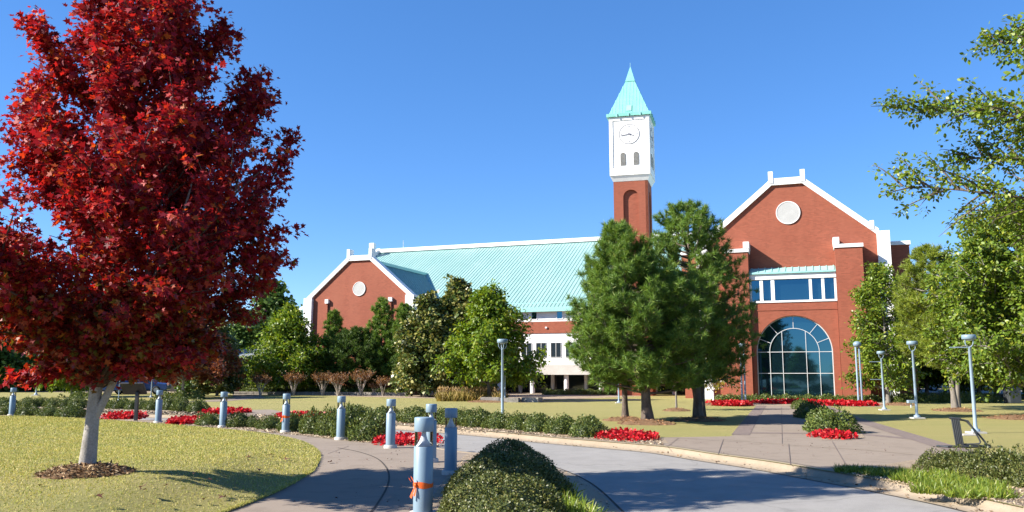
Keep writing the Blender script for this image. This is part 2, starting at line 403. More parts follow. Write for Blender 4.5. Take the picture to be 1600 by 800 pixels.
# ================================================================== THE SETTING: ground, road, kerbs
curveB = spline([G(*q) for q in ((0, 640), (205, 646), (400, 652.5), (560, 660), (640, 665), (715, 670), (777, 675), (860, 683), (959, 691),
          (1040, 698), (1112, 708.5), (1200, 720.5), (1300, 737), (1386, 751), (1412, 756), (1500, 772), (1562, 785), (1700, 815))])
curveB = [Vector((-400, 190, 0)), Vector((-110, 70, 0)), Vector((-55, 49, 0))] + curveB + [Vector((14, 4, 0)), Vector((60, -20, 0)), Vector((400, -120, 0))]
curveA = spline([G(*q) for q in ((0, 647.5), (205, 655), (350, 662), (450, 668), (560, 678), (640, 690), (715, 704), (790, 711), (835, 722),
          (882, 745), (929, 797), (985, 860), (1080, 1000))])
curveA = [Vector((-400, 180, 0)), Vector((-105, 62, 0)), Vector((-52, 44, 0))] + curveA + [Vector((3.2, 2.6, 0)), Vector((9, -1.5, 0)), Vector((60, -34, 0)), Vector((400, -140, 0))]

def sheet(name, pts, z, mat, kind='structure'):
    me = bpy.data.meshes.new(name)
    me.from_pydata([(p[0], p[1], z) for p in pts], [], [tuple(range(len(pts)))]); me.materials.append(mat)
    me.update()
    if me.polygons[0].normal.z < 0: me.flip_normals()
    o = link(name, me); o['kind'] = kind; return o

sheet('lawn', [tuple(p) for p in curveB] + [(900, -120, 0), (900, 1400, 0), (-900, 1400, 0), (-900, 190, 0)], 0.0, M['grass'])
sheet('sidewalk', [tuple(p) for p in curveA] + [(400, -400, 0), (-900, -400, 0), (-900, 180, 0)], 0.0, M['concrete'])
rp = [tuple(p) for p in curveB] + [tuple(p) for p in reversed(curveA)]
# road: wide strip reaching under both kerbs
def offset(curve, d):
    out = []
    for i, p in enumerate(curve):
        t = (curve[min(i + 1, len(curve) - 1)] - curve[max(i - 1, 0)]); t.z = 0; t.normalize()
        out.append(p + Vector((-t.y, t.x, 0)) * d)      # +d lies to the left of the walking direction
    return out
nrow = min(len(curveA), len(curveB))
sheet('road', [tuple(p) for p in offset(curveB, .25)] + [tuple(p) for p in reversed(offset(curveA, -.25))], -.125, M['asphalt'])
def kerb(name, curve, side):
    prof = [(-.42, -.121), (-.05, -.108), (-.02, -.06), (.02, -.012), (.06, .004), (.20, .010), (.23, -.03)]
    vs = []; fs = []; K = len(prof)
    rows = [offset(curve, side * o) for o, z in prof]
    for i in range(len(curve)):
        for k, (o, z) in enumerate(prof): vs.append((rows[k][i].x, rows[k][i].y, z))
    for i in range(len(curve) - 1):
        for k in range(K - 1):
            q = (i * K + k, i * K + k + 1, (i + 1) * K + k + 1, (i + 1) * K + k)
            fs.append(q if side < 0 else q[::-1])
    me = bpy.data.meshes.new(name); me.from_pydata(vs, [], fs); me.materials.append(M['kerb'])
    me.polygons.foreach_set('use_smooth', [True] * len(fs)); me.update()
    o = link(name, me); o['kind'] = 'structure'; return o
kerb('kerb', curveB, 1); kerb('kerb', curveA, -1)

def px(pts): return [tuple(G(*q)) for q in pts]
def smooth_px(pts, step=6): return [tuple(p) for p in spline([G(*q) for q in pts], step)]
offB = offset(curveB, .18)

# raised lawn at the left, under the maple
lb = [G(*q) for q in ((-60, 650.5), (120, 655), (247, 663.5), (350, 672), (420, 680), (470, 691), (494, 705), (498, 716), (492, 731), (478, 744),
      (440, 766), (385, 789), (330, 810), (200, 870), (-100, 980))]
lb = [Vector((-45, 35.5, 0))] + lb
edge = spline(lb, 10) + [Vector((-10, 1.5, 0)), Vector((-40, 0, 0)), Vector((-60, 10, 0)), Vector((-60, 36, 0))]
LAWN_EDGE = np.array([(p.x, p.y) for p in edge])
MAPLE_P = G(135, 738, .30)
def lawn_z(x, y):
    d = np.hypot(x - MAPLE_P.x, (y - MAPLE_P.y))
    de = np.min(np.hypot(LAWN_EDGE[None, :, 0] - np.atleast_1d(x)[:, None], LAWN_EDGE[None, :, 1] - np.atleast_1d(y)[:, None]), axis=1)
    k = np.clip(de / 1.6, 0, 1); k = k * k * (3 - 2 * k)
    return .03 + k * .27 * np.exp(-(d / 5.5) ** 2)
def inside(poly, x, y):
    r = np.zeros(len(x), bool); n = len(poly); j = n - 1
    for i in range(n):
        xi, yi = poly[i]; xj, yj = poly[j]
        c = ((yi > y) != (yj > y)) & (x < (xj - xi) * (y - yi) / (yj - yi + 1e-12) + xi)
        r ^= c; j = i
    return r
def left_lawn():
    c = np.array((MAPLE_P.x, MAPLE_P.y)); n = len(LAWN_EDGE)
    rs = np.concatenate([np.linspace(0.04, .9, 26), [.95, .985, 1.0]])
    V = [(c[0], c[1])]
    for r in rs:
        V += [tuple(c + (e - c) * r) for e in LAWN_EDGE]
    V = np.array(V); z = lawn_z(V[:, 0], V[:, 1])
    z[-n:] = .03
    V = np.concatenate([V, LAWN_EDGE]); z = np.concatenate([z, np.full(n, -.02)])
    fs = [(0, 1 + k, 1 + (k + 1) % n) for k in range(n)]
    for j in range(len(rs)):
        for k in range(n):
            k2 = (k + 1) % n; a = 1 + j * n
            fs.append((a + k, a + n + k, a + n + k2, a + k2))
    me = bpy.data.meshes.new('lawn'); me.from_pydata([(x, y, q) for (x, y), q in zip(V, z)], [], fs)
    me.materials.append(M['grass']); me.polygons.foreach_set('use_smooth', [True] * len(fs)); me.update()
    if sum(p.normal.z for p in me.polygons) < 0: me.flip_normals()
    o = link('lawn', me); o['kind'] = 'structure'
left_lawn()

# plaza and the entrance walk on the far side of the road
iB = lambda u: min(range(len(offB)), key=lambda i: (offB[i] - G(u, 700)).length if False else abs(800 + F_PX * offB[i].x / max(offB[i].y * math.cos(PITCH), .1) - u) + (1e4 if offB[i].y < 3 else 0))
a, b_ = iB(925), iB(1320)
front = [tuple(p) for p in offB[a:]]
plaza = front[:-3] + [(16, 6, 0)] + px([(1760, 740), (1600, 722.5), (1480, 697), (1400, 673), (1340, 654), (1292, 634), (1186, 634), (1180, 641), (1163, 665), (1155, 677), (1140, 682), (1040, 683.5), (1000, 684)])
sheet('plaza', plaza, .004, M['concrete'])
def strip(name, pts, w, z, mat, kind='structure'):
    P = [Vector(p) for p in pts]; a_, b2 = offset(P, w / 2), offset(P, -w / 2)
    return sheet(name, [tuple(p) for p in a_] + [tuple(p) for p in reversed(b2)], z, mat, kind)
strip('paver_border', px([(1190, 634), (1184, 641), (1167, 665), (1157, 680)]), .48, .010, M['paver'])
strip('paver_border', px([(1286, 634), (1334, 654), (1394, 673), (1474, 697.5), (1594, 723.5), (1760, 744)]), .55, .010, M['paver'])
strip('paver_border', px([(1164, 676.5), (1270, 677.5)]), .45, .008, M['paver'])
strip('paver_border', px([(1350, 679), (1448, 688)]), .40, .008, M['paver'])
strip('paver_border', px([(1186, 650), (1262, 650.5)]), .40, .008, M['paver'])
strip('sidewalk_joint', px([(1221, 636), (1222, 694)]), .012, .012, M['paver'])
strip('sidewalk_joint', px([(1130, 687), (1250, 697), (1350, 703.5), (1440, 712)]), .035, .012, M['kerb'])
strip('sidewalk_joint', px([(1040, 683.7), (1160, 691.5)]), .02, .012, M['joint'])
strip('sidewalk_joint', smooth_px([(575, 806), (590, 787), (604, 763), (608, 745), (603, 730), (588, 716), (560, 706), (528, 700)]), .030, .005, M['joint'])
strip('sidewalk_joint', px([(640, 700), (700, 704)]), .02, .005, M['joint'])
strip('sidewalk_joint', px([(470, 686), (520, 681)]), .02, .005, M['joint'])
gut = offset(curveB, -.46); gi = [p for p in gut if 4 < p.y < 40 and p.x < 12]
strip('road_joint', [tuple(p) for p in gi], .035, -.117, M['joint'])
gut = offset(curveA, .46); gi = [p for p in gut if 4 < p.y < 40]
strip('road_joint', [tuple(p) for p in gi], .035, -.117, M['joint'])
for q in (((640, 700), (668, 712)), ((512, 709), (545, 697)), ((560, 735), (606, 733)), ((440, 790), (596, 776)), ((420, 676), (430, 671)), ((330, 668), (345, 662))): strip('sidewalk_joint', px(q), .014, .005, M['paver'])
for q in (((1040, 700), (1060, 685)), ((1122, 710), (1130, 687)), ((1235, 727), (1232, 694)), ((1322, 728), (1300, 690)), ((1222, 660), (1260, 660)), ((1160, 668), (1262, 669)), ((1345, 668), (1390, 669))): strip('sidewalk_joint', px(q), .014, .0125, M['paver'])
# planting beds
sheet('planting_bed', [tuple(p) for p in offB[iB(640) - 30: iB(1030)]] + px([(1045, 692), (1036, 684.5), (1000, 681), (950, 677), (900, 671), (830, 664), (760, 659), (690, 656), (640, 655), (560, 651), (480, 646)]), .006, M['soil'])
sheet('planting_bed', [tuple(p) for p in offB[1:iB(395)]] + px([(398, 649), (390, 645), (330, 640), (205, 636), (0, 630)]) + [(-60, 56, 0), (-110, 84, 0)], .006, M['soil'])
sheet('planting_bed', [tuple(p) for p in offB[iB(1318):iB(1318) + 60] if p.y > 6.2] + [(9.5, 6.4, 0), (10.5, 8.6, 0)] + px([(1600, 728), (1500, 716), (1440, 717), (1380, 727), (1322, 730)]), .009, M['soil'])
offA = offset(curveA, -.18)
def iA(u): return min(range(len(offA)), key=lambda i: abs(800 + F_PX * offA[i].x / max(offA[i].y * math.cos(PITCH), .1) - u) + (1e4 if offA[i].y < 3 else 0))
sheet('planting_bed', [tuple(p) for p in offA[3:iA(640)]] + px([(672, 696), (590, 692), (540, 689), (470, 680), (390, 672), (300, 664), (247, 661), (110, 653), (0, 651)]), .006, M['soil'])
sheet('planting_bed', [tuple(p) for p in offA[iA(740):-4]] + px([(760, 1000), (660, 815), (680, 770), (705, 735), (725, 712)]), .006, M['soil'])
sheet('planting_bed', px([(1240, 634), (1270, 633), (1330, 655), (1352, 684), (1330, 688), (1284, 688), (1262, 664)]), .010, M['soil'])
sheet('planting_bed', px([(1118, 634), (1130, 627.5), (1390, 627.5), (1382, 636), (1290, 634.5), (1180, 634.5)]), .006, M['soil'])
sheet('planting_bed', px([(-100, 612), (380, 614.5), (640, 622), (860, 625), (1000, 619), (1000, 609), (300, 606)]), .004, M['soil'])
strip('path', px([(-200, 628), (200, 628.5), (330, 627), (390, 622), (380, 612)]), 2.0, .008, M['concrete'])
strip('path', px([(760, 627), (820, 628.5), (900, 627), (1000, 624)]), 1.2, .008, M['concrete'])
strip('path', px([(385, 641), (425, 650)]), 2.2, .012, M['concrete'])
sheet('car_park', [(24, 62, 0), (90, 40, 0), (140, 90, 0), (50, 110, 0)], .006, M['asphalt'])

# ================================================================== THE BUILDINGS
TH = R(20)
E1 = Vector((math.cos(TH), -math.sin(TH), 0)); E2 = Vector((math.sin(TH), math.cos(TH), 0))
O0 = G(1245, 625)
def loc(s, t, z=0.0): return O0 + E1 * s + E2 * t + Vector((0, 0, z))
bld = empty('brick_building', O0, -TH)
tag(bld, 'red brick hall with teal metal roofs, white gable trim and tall arched window', 'building')
def part(name, mb, mat, parent=None, **kw): return mb.build(name, M[mat], parent if parent is not None else bld, **kw)
def arc(cx, cz, r, a0, a1, n): return [(cx + r * math.cos(R(a0 + (a1 - a0) * i / n)), cz + r * math.sin(R(a0 + (a1 - a0) * i / n))) for i in range(n + 1)]
def disc_y(cx, cz, r, y0, y1, n=40): return MB().prism_y(arc(cx, cz, r, 0, 360 - 360 / n, n - 1), y0, y1)
def ring_y(cx, cz, r0, r1, y0, y1, a0=0, a1=360, n=48):
    m = MB(); vs = []; fs = []
    for i in range(n + 1):
        a = R(a0 + (a1 - a0) * i / n)
        for r, y in ((r0, y0), (r1, y0), (r1, y1), (r0, y1)): vs.append((cx + r * math.cos(a), y, cz + r * math.sin(a)))
    for i in range(n):
        for k in range(4):
            k2 = (k + 1) % 4; fs.append((i * 4 + k, i * 4 + k2, i * 4 + 4 + k2, i * 4 + 4 + k))
    if a1 - a0 < 360: fs += [(3, 2, 1, 0), tuple(n * 4 + k for k in range(4))]
    return m.add(vs, fs)
def bar(p, q, w, y0, y1):
    """flat bar from (x,z) p to q, width w"""
    d = Vector((q[0] - p[0], q[1] - p[1])); d.normalize(); n = Vector((-d.y, d.x)) * w / 2
    return [(p[0] - n.x, p[1] - n.y), (q[0] - n.x, q[1] - n.y), (q[0] + n.x, q[1] + n.y), (p[0] + n.x, p[1] + n.y)]

# ---- entrance wing (local x along the front, y into the building)
GW, GE, GP, PK = 5.15, 10.2, 13.75, .92
gable = [(-GW, 0), (GW, 0), (GW, GE), (PK, GP), (-PK, GP), (-GW, GE)]
gw = part('gable_wall', MB().prism_y(gable, 0, .5), 'brick')
part('wall', MB().box(-GW + .02, GW - .02, .51, 22, 0, GE - .1), 'brick')
rf = MB()
for s in (-1, 1):
    rf.add([(s * (GW + .1), .52, GE - .06), (s * PK, .52, GP - .1), (s * PK, 24, GP - .1), (s * (GW + .1), 24, GE - .06),
            (s * (GW + .1), .52, GE - .3), (s * PK, .52, GP - .35), (s * PK, 24, GP - .35), (s * (GW + .1), 24, GE - .3)],
           [(0, 1, 2, 3), (7, 6, 5, 4), (0, 3, 7, 4), (1, 5, 6, 2), (0, 4, 5, 1), (3, 2, 6, 7)])
rf.box(-PK, PK, .52, 24, GP - .34, GP - .09)
part('roof', rf, 'teal')
def coping(ge, gp, w, pk, y0, y1, th, mirror_x=0.0, off=0.0):
    m = MB()
    for s in (-1, 1):
        p = [(s * (w + .12), ge - .12), (s * pk, gp), (s * pk, gp + th), (s * (w + .12), ge - .12 + th)]
        if s > 0: p = p[::-1]
        m.prism_y([(x + off, z) for x, z in p][::-1] if s < 0 else [(x + off, z) for x, z in p][::-1], y0, y1)
    m.box(off - pk, off + pk, y0 + .001, y1 - .001, gp - .02, gp + th - .02)
    return m
part('gable_coping', coping(GE, GP, GW, PK, -.16, .62, .44), 'white')
for s in (-1, 1): part('gable_post', MB().box(s * (PK + .06) - .145, s * (PK + .06) + .145, -.2, .5, GP + .1, GP + .88), 'white')
part('gable_post', MB().box(4.78, 5.02, -.2, .3, GE + .3, GE + .85), 'white')
for s in (-1, 1):
    part('pilaster', MB().box(*(sorted((s * 5.14, s * 5.86))), -.34, .9, 0, GE + .15), 'white')
    sw = part('side_wall', MB().box(*(sorted((s * 5.87, s * 7.05))), 1.2, 9, 0, 9.62), 'brick')
    part('wall_cap', MB().box(*(sorted((s * 5.87, s * 7.12))), 1.12, 9.1, 9.62, 9.86), 'white', sw)
vt = part('round_vent', disc_y(0, 11.88, .70, -.05, .05), 'louvre')
part('vent_ring', ring_y(0, 11.88, .70, .745, -.07, .04), 'white', vt)
# piers with their stepped white caps
for s in (-1, 1):
    x0, x1 = (2.66, 4.22) if s > 0 else (-4.0, -2.52)
    p = part('pier', MB().box(x0, x1, -1.15, -.001, 0, 9.3), 'brick')
    cap = MB().box(x0 - .06, x1 + .06, -1.22, -.002, 9.3, 9.52)
    px0 = x0 - .09 if s > 0 else x1 - .27
    cap.box(px0, px0 + .36, -1.25, -.003, 9.52, 9.95)
    part('pier_cap', cap, 'white', p)
    # vertical reveal line on the pier
# central bay
AX, AR, AZ = 0.0, 2.25, 2.97
bay = [(-2.5, 0), (-AR, 0), (-AR, AZ)] + arc(AX, AZ, AR, 180, 0, 40)[1:-1] + [(AR, AZ), (AR, 0), (2.64, 0), (2.64, 6.05), (-2.5, 6.05)]
bw = part('bay_wall', MB().prism_y(bay, -.85, -.25), 'brick')
part('wall_course', MB().box(-2.5, 2.64, -.88, -.851, 5.55, 5.63), 'brick')
aw = part('arched_window', MB().prism_y([(-2.24, .0), (2.24, .0), (2.24, AZ)] + arc(0, AZ, 2.24, 0, 180, 40)[1:-1] + [(-2.24, AZ)], -.50, -.44), 'glass')
fr = MB()
Y0, Y1 = -.56, -.505
for x in (-1.46, -.70, .70, 1.46):
    top = AZ + math.sqrt(1.46 ** 2 - x * x) if abs(x) < 1.4 else AZ
    fr.box(x - .017, x + .017, Y0, Y1, .05, top)
fr.box(-2.24, 2.24, Y0 + .004, Y1 - .004, AZ - .018, AZ + .018)
fr.box(-2.24, 2.24, Y0 + .004, Y1 - .004, 1.632, 1.668)
fr.box(-2.24, 2.24, Y0 + .003, Y1 - .003, .02, .10)
for a in (22, 50, 90, 130, 158):
    c, s = math.cos(R(a)), math.sin(R(a)); fr.prism_y(bar((1.46 * c, AZ + 1.46 * s), (2.22 * c, AZ + 2.22 * s), .032, 0, 0), Y0 + .006, Y1 - .006)
part('mullions', fr, 'frame', aw)
part('inner_arch', ring_y(0, AZ, 1.445, 1.48, Y0 - .004, Y1 + .002, 0, 180), 'frame', aw)
for s in (-1, 1): part('outer_frame', MB().box(*sorted((s * 2.19, s * 2.245)), -.64, -.57, 0, AZ), 'frame', aw)
part('outer_arch', ring_y(0, AZ, 2.19, 2.245, -.64, -.57, 0, 180), 'frame', aw)
# window band and its copper-green hood
wb = part('window_band', MB().box(-2.42, 2.60, -.62, -.56, 6.12, 7.62), 'glass')
f2 = MB()
f2.box(-2.5, 2.645, -.90, -.55, 6.05, 6.17); f2.box(-2.5, 2.645, -.90, -.55, 7.52, 7.85)
for x0, x1 in ((-2.5, -2.40), (-1.90, -1.70), (-1.22, -1.0), (1.05, 1.22), (1.78, 1.95), (2.52, 2.645)):
    f2.box(x0, x1, -.84, -.551, 6.171, 7.519)
part('window_frame', f2, 'white', wb)
hd = MB().prism_x([(-1.02, 7.86), (0.0, 7.86), (0.0, 8.34), (-1.02, 7.96)], -2.5, 2.645)
for i in range(13):
    x = -2.4 + i * .41; hd.add([(x, -1.02, 7.965), (x + .05, -1.02, 7.965), (x + .05, -.01, 8.345), (x, -.01, 8.345),
                               (x, -1.02, 8.005), (x + .05, -1.02, 8.005), (x + .05, -.01, 8.385), (x, -.01, 8.385)],
                              [(4, 5, 6, 7), (0, 1, 5, 4), (1, 2, 6, 5), (0, 4, 7, 3)])
part('window_hood', hd, 'tealtrim')
# ---- main hall
HY, HX0, HX1 = 10.0, -42.7, -7.06
EZ, RZ, RY = 6.9, 14.7, 24.3
part('wall', MB().box(HX0, HX1, HY, HY + 38, 5.86, EZ - .02), 'white')
part('wall_band', MB().box(HX0 - .03, HX1, HY - .04, HY + 38, 4.90, 5.859), 'brick')
part('wall', MB().box(HX0, HX1, HY + .02, HY + 37, 2.32, 4.899), 'white')
part('ledge', MB().box(HX0 - .06, HX1, HY - .35, HY + 30, 1.52, 2.318), 'cream')
part('ground_floor', MB().box(HX0, HX1, HY + 3.2, HY + 30, 0, 1.519), 'darkglass')
x = -29.3
while x < -7.5:
    w = part('window', MB().box(x, x + .84, HY + .005, HY + .019, 2.95, 4.1), 'darkglass')
    m = MB().box(x - .04, x, HY - .02, HY + .015, 2.91, 4.14).box(x + .84, x + .88, HY - .02, HY + .015, 2.91, 4.14)
    m.box(x, x + .84, HY - .02, HY + .015, 4.1, 4.14).box(x, x + .84, HY - .02, HY + .015, 2.91, 2.95).box(x + .40, x + .44, HY - .018, HY + .004, 2.95, 4.1)
    part('frame', m, 'frame', w); x += 1.27
x = -29.6; k = 0
while x < -7.5:
    w = part('window', MB().box(x, x + .44, HY - .02, HY - .003, 6.08, 6.68), 'glass')
    m = MB().box(x - .05, x, HY - .045, HY - .004, 6.03, 6.73).box(x + .44, x + .49, HY - .045, HY - .004, 6.03, 6.73)
    m.box(x, x + .44, HY - .045, HY - .004, 6.68, 6.73).box(x, x + .44, HY - .045, HY - .004, 6.03, 6.08)
    part('frame', m, 'white', w)
    if k % 3 == 1: part('wall_light', MB().box(x + 1.2, x + 1.36, HY - .14, HY - .041, 5.3, 5.42), 'white')
    x += 2.2; k += 1
x = -29.5
while x < -7.2:
    part('column', MB().lathe([(.19, 0), (.19, 1.519)], 18, (x, HY + .15, 0)), 'white')
    part('column', MB().box(x + .95, x + 1.2, HY + 2.2, HY + 2.5, 0, 1.519), 'white'); x += 2.9
hr = MB(); ey = HY - .3
sl_ = (RZ - EZ) / (RY - ey)
def slab(x0, x1, y0, z0, y1, z1, th=.22):
    return [(x0, y0, z0), (x1, y0, z0), (x1, y1, z1), (x0, y1, z1), (x0, y0, z0 - th), (x1, y0, z0 - th), (x1, y1, z1 - th), (x0, y1, z1 - th)]
SF = [(0, 1, 2, 3), (7, 6, 5, 4), (0, 4, 5, 1), (1, 5, 6, 2), (2, 6, 7, 3), (3, 7, 4, 0)]
HRX1 = -1.0
hr.add(slab(HX0 - .4, HRX1, ey, EZ + .02, RY, RZ), SF)
hr.add(slab(HRX1, HX0 - .4, 2 * RY - ey, EZ + .02, RY, RZ - .002), SF)
x = HX0
while x < HRX1 - .2:                                   # standing seams
    hr.add([(x, ey, EZ + .02), (x + .05, ey, EZ + .02), (x + .05, RY, RZ), (x, RY, RZ), (x, ey, EZ + .06), (x + .05, ey, EZ + .06), (x + .05, RY, RZ + .04), (x, RY, RZ + .04)],
           [(4, 5, 6, 7), (0, 1, 5, 4), (1, 2, 6, 5), (3, 0, 4, 7)]); x += .34
mr = part('roof', hr, 'teal')
part('ridge_cap', MB().box(HX0 - .5, HRX1, RY - .35, RY + .35, RZ - .05, RZ + .34), 'white', mr)
part('snow_rail', MB().box(HX0, HX1, ey + .95, ey + .98, EZ + .53, EZ + .60), 'tealtrim', mr)
part('gutter', MB().box(HX0 - .4, HX1, ey - .16, ey - .003, EZ - .24, EZ + .12), 'tealtrim')
part('soffit', MB().box(HX0, HX1, ey, HY + .5, EZ - .24, EZ - .21), 'white')
# parapet at the hall's far end
ep = MB().prism_x([(ey, EZ - .2), (RY, RZ - .2), (2 * RY - ey, EZ - .2), (2 * RY - ey, EZ + .45), (RY, RZ + .45), (ey, EZ + .45)], HX0 - .85, HX0 - .41)
part('parapet', ep, 'white')
part('parapet_post', MB().box(HX0 - .9, HX0 - .35, RY - 1.6, RY - 1.1, RZ - .5, RZ + .85), 'white')
part('mast', MB().tube([(HX0 + 2.4, RY, RZ + .3), (HX0 + 2.4, RY, RZ + 1.2)], .025, 6), 'steelgrey')
# ---- left gable wing
LY, LC, LW, LE, LP, LK = 6.0, -34.85, 5.0, 7.75, 11.15, 1.0
part('gable_wall', MB().prism_y([(LC - LW, 0), (LC + LW, 0), (LC + LW, LE), (LC + LK, LP), (LC - LK, LP), (LC - LW, LE)], LY, LY + .5), 'brick')
lw_ = part('wall', MB().box(LC - LW + .02, LC + LW - .02, LY + .51, HY + 12, 0, LE - .25), 'white')
part('gable_coping', coping(LE, LP, LW, LK, LY - .16, LY + .62, .44, off=LC), 'white')
for s in (-1, 1): part('gable_post', MB().box(LC + s * (LK + .06) - .135, LC + s * (LK + .06) + .135, LY - .2, LY + .5, LP + .1, LP + .98), 'white')
for s in (-1, 1):
    part('pilaster', MB().box(*(sorted((LC + s * 4.5, LC + s * 5.28))), LY - .3, LY + 1.0, 0, LE + .3), 'white')
    d = part('downspout', MB().box(LC + s * 3.05 - .06, LC + s * 3.05 + .06, LY - .14, LY - .001, 0, 7.55), 'brick')
    part('conductor_head', MB().box(LC + s * 3.05 - .16, LC + s * 3.05 + .16, LY - .24, LY - .002, 7.55, 7.9), 'white', d)
vt = part('round_vent', disc_y(LC, 8.72, .56, LY - .05, LY + .05), 'louvre')
part('vent_ring', ring_y(LC, 8.72, .56, .60, LY - .07, LY + .04), 'white', vt)
wr = MB(); yv = lambda z: ey + (z - EZ) / sl_
zr, ze = LP - .05, LE - .1
for s in (-1, 1):
    xr, xe = LC + s * LK * .5, LC + s * (LW + .35)
    a_ = [(xe, LY + .62, ze), (xr, LY + .62, zr), (xr, yv(zr) + .3, zr), (xe, yv(ze) + .3, ze)]
    lo = [(p[0], p[1], p[2] - .2) for p in a_]
    q = SF if s < 0 else [f[::-1] for f in SF]
    wr.add(a_ + lo, [(0, 1, 2, 3), (7, 6, 5, 4), (0, 4, 5, 1), (1, 5, 6, 2), (2, 6, 7, 3), (3, 7, 4, 0)])
    n = 22
    for i in range(1, n):                               # seams run down the slope
        y = LY + .62 + i * .55
        zt = zr; ztop = zr
        zb = max(ze, EZ + (y - ey) * sl_)
        if zb >= zr - .2: break
        fx = lambda z: xe + (xr - xe) * (z - ze) / (zr - ze)
        wr.add([(fx(zb), y, zb), (fx(zb), y + .05, zb), (xr, y + .05, zr), (xr, y, zr), (fx(zb), y, zb + .08), (fx(zb), y + .05, zb + .08), (xr, y + .05, zr + .08), (xr, y, zr + .08)],
               [(4, 5, 6, 7), (0, 1, 5, 4), (1, 2, 6, 5), (3, 0, 4, 7)])
wr.box(LC - LK * .5, LC + LK * .5, LY + .62, yv(zr) + .2, zr - .2, zr + .001)
lr = part('roof', wr, 'teal')
part('ridge_cap', MB().box(LC - .62, LC + .62, LY + .63, yv(zr) + .45, zr + .002, zr + .26), 'tealtrim', lr)
part('gutter', MB().box(LC + LW + .30, LC + LW + .52, LY + .7, ey + .3, ze - .32, ze - .02), 'tealtrim')

# ---- clock tower
tw = empty('clock_tower', loc(-11.45, 6.0), -R(15.5))
tag(tw, 'slender red brick clock tower with white belfry and pointed teal roof', 'clock tower')
H = 1.31; CY = 1.31
AZ2, R2 = 14.95, .58
face = [(-H, 0), (-R2, 0), (-R2, AZ2)] + arc(0, AZ2, R2, 180, 0, 20)[1:-1] + [(R2, AZ2), (R2, 0), (H, 0), (H, 16.2), (-H, 16.2)]
sh = MB().prism_y(face, 0, .2)
sh.box(-H, H - .2, .2, 2 * H, 0, 16.2)
n = len(face)
sd = [(CY + x, z) for x, z in face]
m2 = MB().prism_x([(CY + x, z) for x, z in face], H - .2, H - .0005)
sh.add([(x, y, z) for x, y, z in m2.v if True], m2.f)
part('brick_shaft', sh, 'brick', tw)
W = 1.54
part('corbel', MB().add([(-H - .02, CY - H - .02, 16.2), (H + .02, CY - H - .02, 16.2), (H + .02, CY + H + .02, 16.2), (-H - .02, CY + H + .02, 16.2),
      (-W, CY - W, 16.62), (W, CY - W, 16.62), (W, CY + W, 16.62), (-W, CY + W, 16.62)],
      [(0, 3, 2, 1), (4, 5, 6, 7), (0, 1, 5, 4), (1, 2, 6, 5), (2, 3, 7, 6), (3, 0, 4, 7)]), 'white', tw)
bf = MB().box(-W, W, CY - W, CY + W, 16.621, 21.25)
for (x0, x1, z0, z1) in ((-W, W, 20.95, 21.2), (-W, -1.27, 17.2, 20.949), (1.27, W, 17.2, 20.949), (-W, W, 16.63, 17.199)):
    bf.box(x0, x1, CY - W - .05, CY - W - .001, z0, z1)
    bf.box(W + .001, W + .05, CY + x0, CY + x1, z0, z1)
part('belfry', bf, 'white', tw)
def clock():
    cz, yf = 19.83, CY - W
    d = part('clock_face', disc_y(0, cz, .75, yf - .016, yf - .001), 'white', tw)
    part('clock_ring', ring_y(0, cz, .745, .79, yf - .024, yf - .002), 'clockring', d)
    hn = MB()
    def hand(a, r, w, y):
        s, c = math.sin(R(a)), math.cos(R(a)); hn.prism_y(bar((-.12 * s, cz - .12 * c), (r * s, cz + r * c), w, 0, 0), y, y + .015)
    hand(262, .62, .055, yf - .056); hand(112, .36, .08, yf - .04)
    hn.prism_y(arc(0, cz, .07, 0, 330, 11), yf - .075, yf - .058)
    part('clock_hands', hn, 'clockmark', d)
    nm = MB()
    for i in range(12):
        a = i * 30; s, c = math.sin(R(a)), math.cos(R(a)); w = .045 if i % 3 == 0 else .03; l = .13 if i % 3 == 0 else .09
        for off in ((-.035, .035) if i % 3 == 0 else (0,)):
            ox, oz = off * c, -off * s
            nm.prism_y(bar(((.66 - l) * s + ox, cz + (.66 - l) * c + oz), (.66 * s + ox, cz + .66 * c + oz), w * .6, 0, 0), yf - .028, yf - .018)
    part('clock_marks', nm, 'clockmark', d)
    return d
ck = clock()
ck2 = dup(ck, tw); ck2.location = (-CY + 0.0, CY, 0); ck2.rotation_euler = (0, 0, R(90))
ck2.location = Vector((CY, CY, 0))   # turned onto the right-hand side of the belfry
for xx in (-.5, .5):
    l = part('arched_louvre', MB().prism_y([(xx - .2, 17.4), (xx + .2, 17.4), (xx + .2, 18.2)] + arc(xx, 18.2, .2, 0, 180, 12)[1:-1] + [(xx - .2, 18.2)], CY - W - .03, CY - W - .001), 'darklouvre', tw)
    s_ = MB()
    for i in range(9):
        z = 17.45 + i * .1; s_.add([(xx - .19, CY - W - .032, z), (xx + .19, CY - W - .032, z), (xx + .19, CY - W - .06, z + .06), (xx - .19, CY - W - .06, z + .06)], [(0, 1, 2, 3)])
    part('louvre_slats', s_, 'louvre', l)
    l2 = dup(l, tw); l2.rotation_euler = (0, 0, R(90)); l2.location = (CY, CY, 0)
W2 = 1.72
tr = MB().box(-W2, W2, CY - W2, CY + W2, 21.252, 21.5)
def frus(m, w0, z0, w1, z1):
    m.add([(-w0, CY - w0, z0), (w0, CY - w0, z0), (w0, CY + w0, z0), (-w0, CY + w0, z0), (-w1, CY - w1, z1), (w1, CY - w1, z1), (w1, CY + w1, z1), (-w1, CY + w1, z1)],
          [(0, 1, 5, 4), (1, 2, 6, 5), (2, 3, 7, 6), (3, 0, 4, 7), (4, 5, 6, 7)])
frus(tr, 1.55, 21.5, .36, 24.45); frus(tr, .40, 24.45, .36, 24.5); frus(tr, .37, 24.5, .02, 25.75)
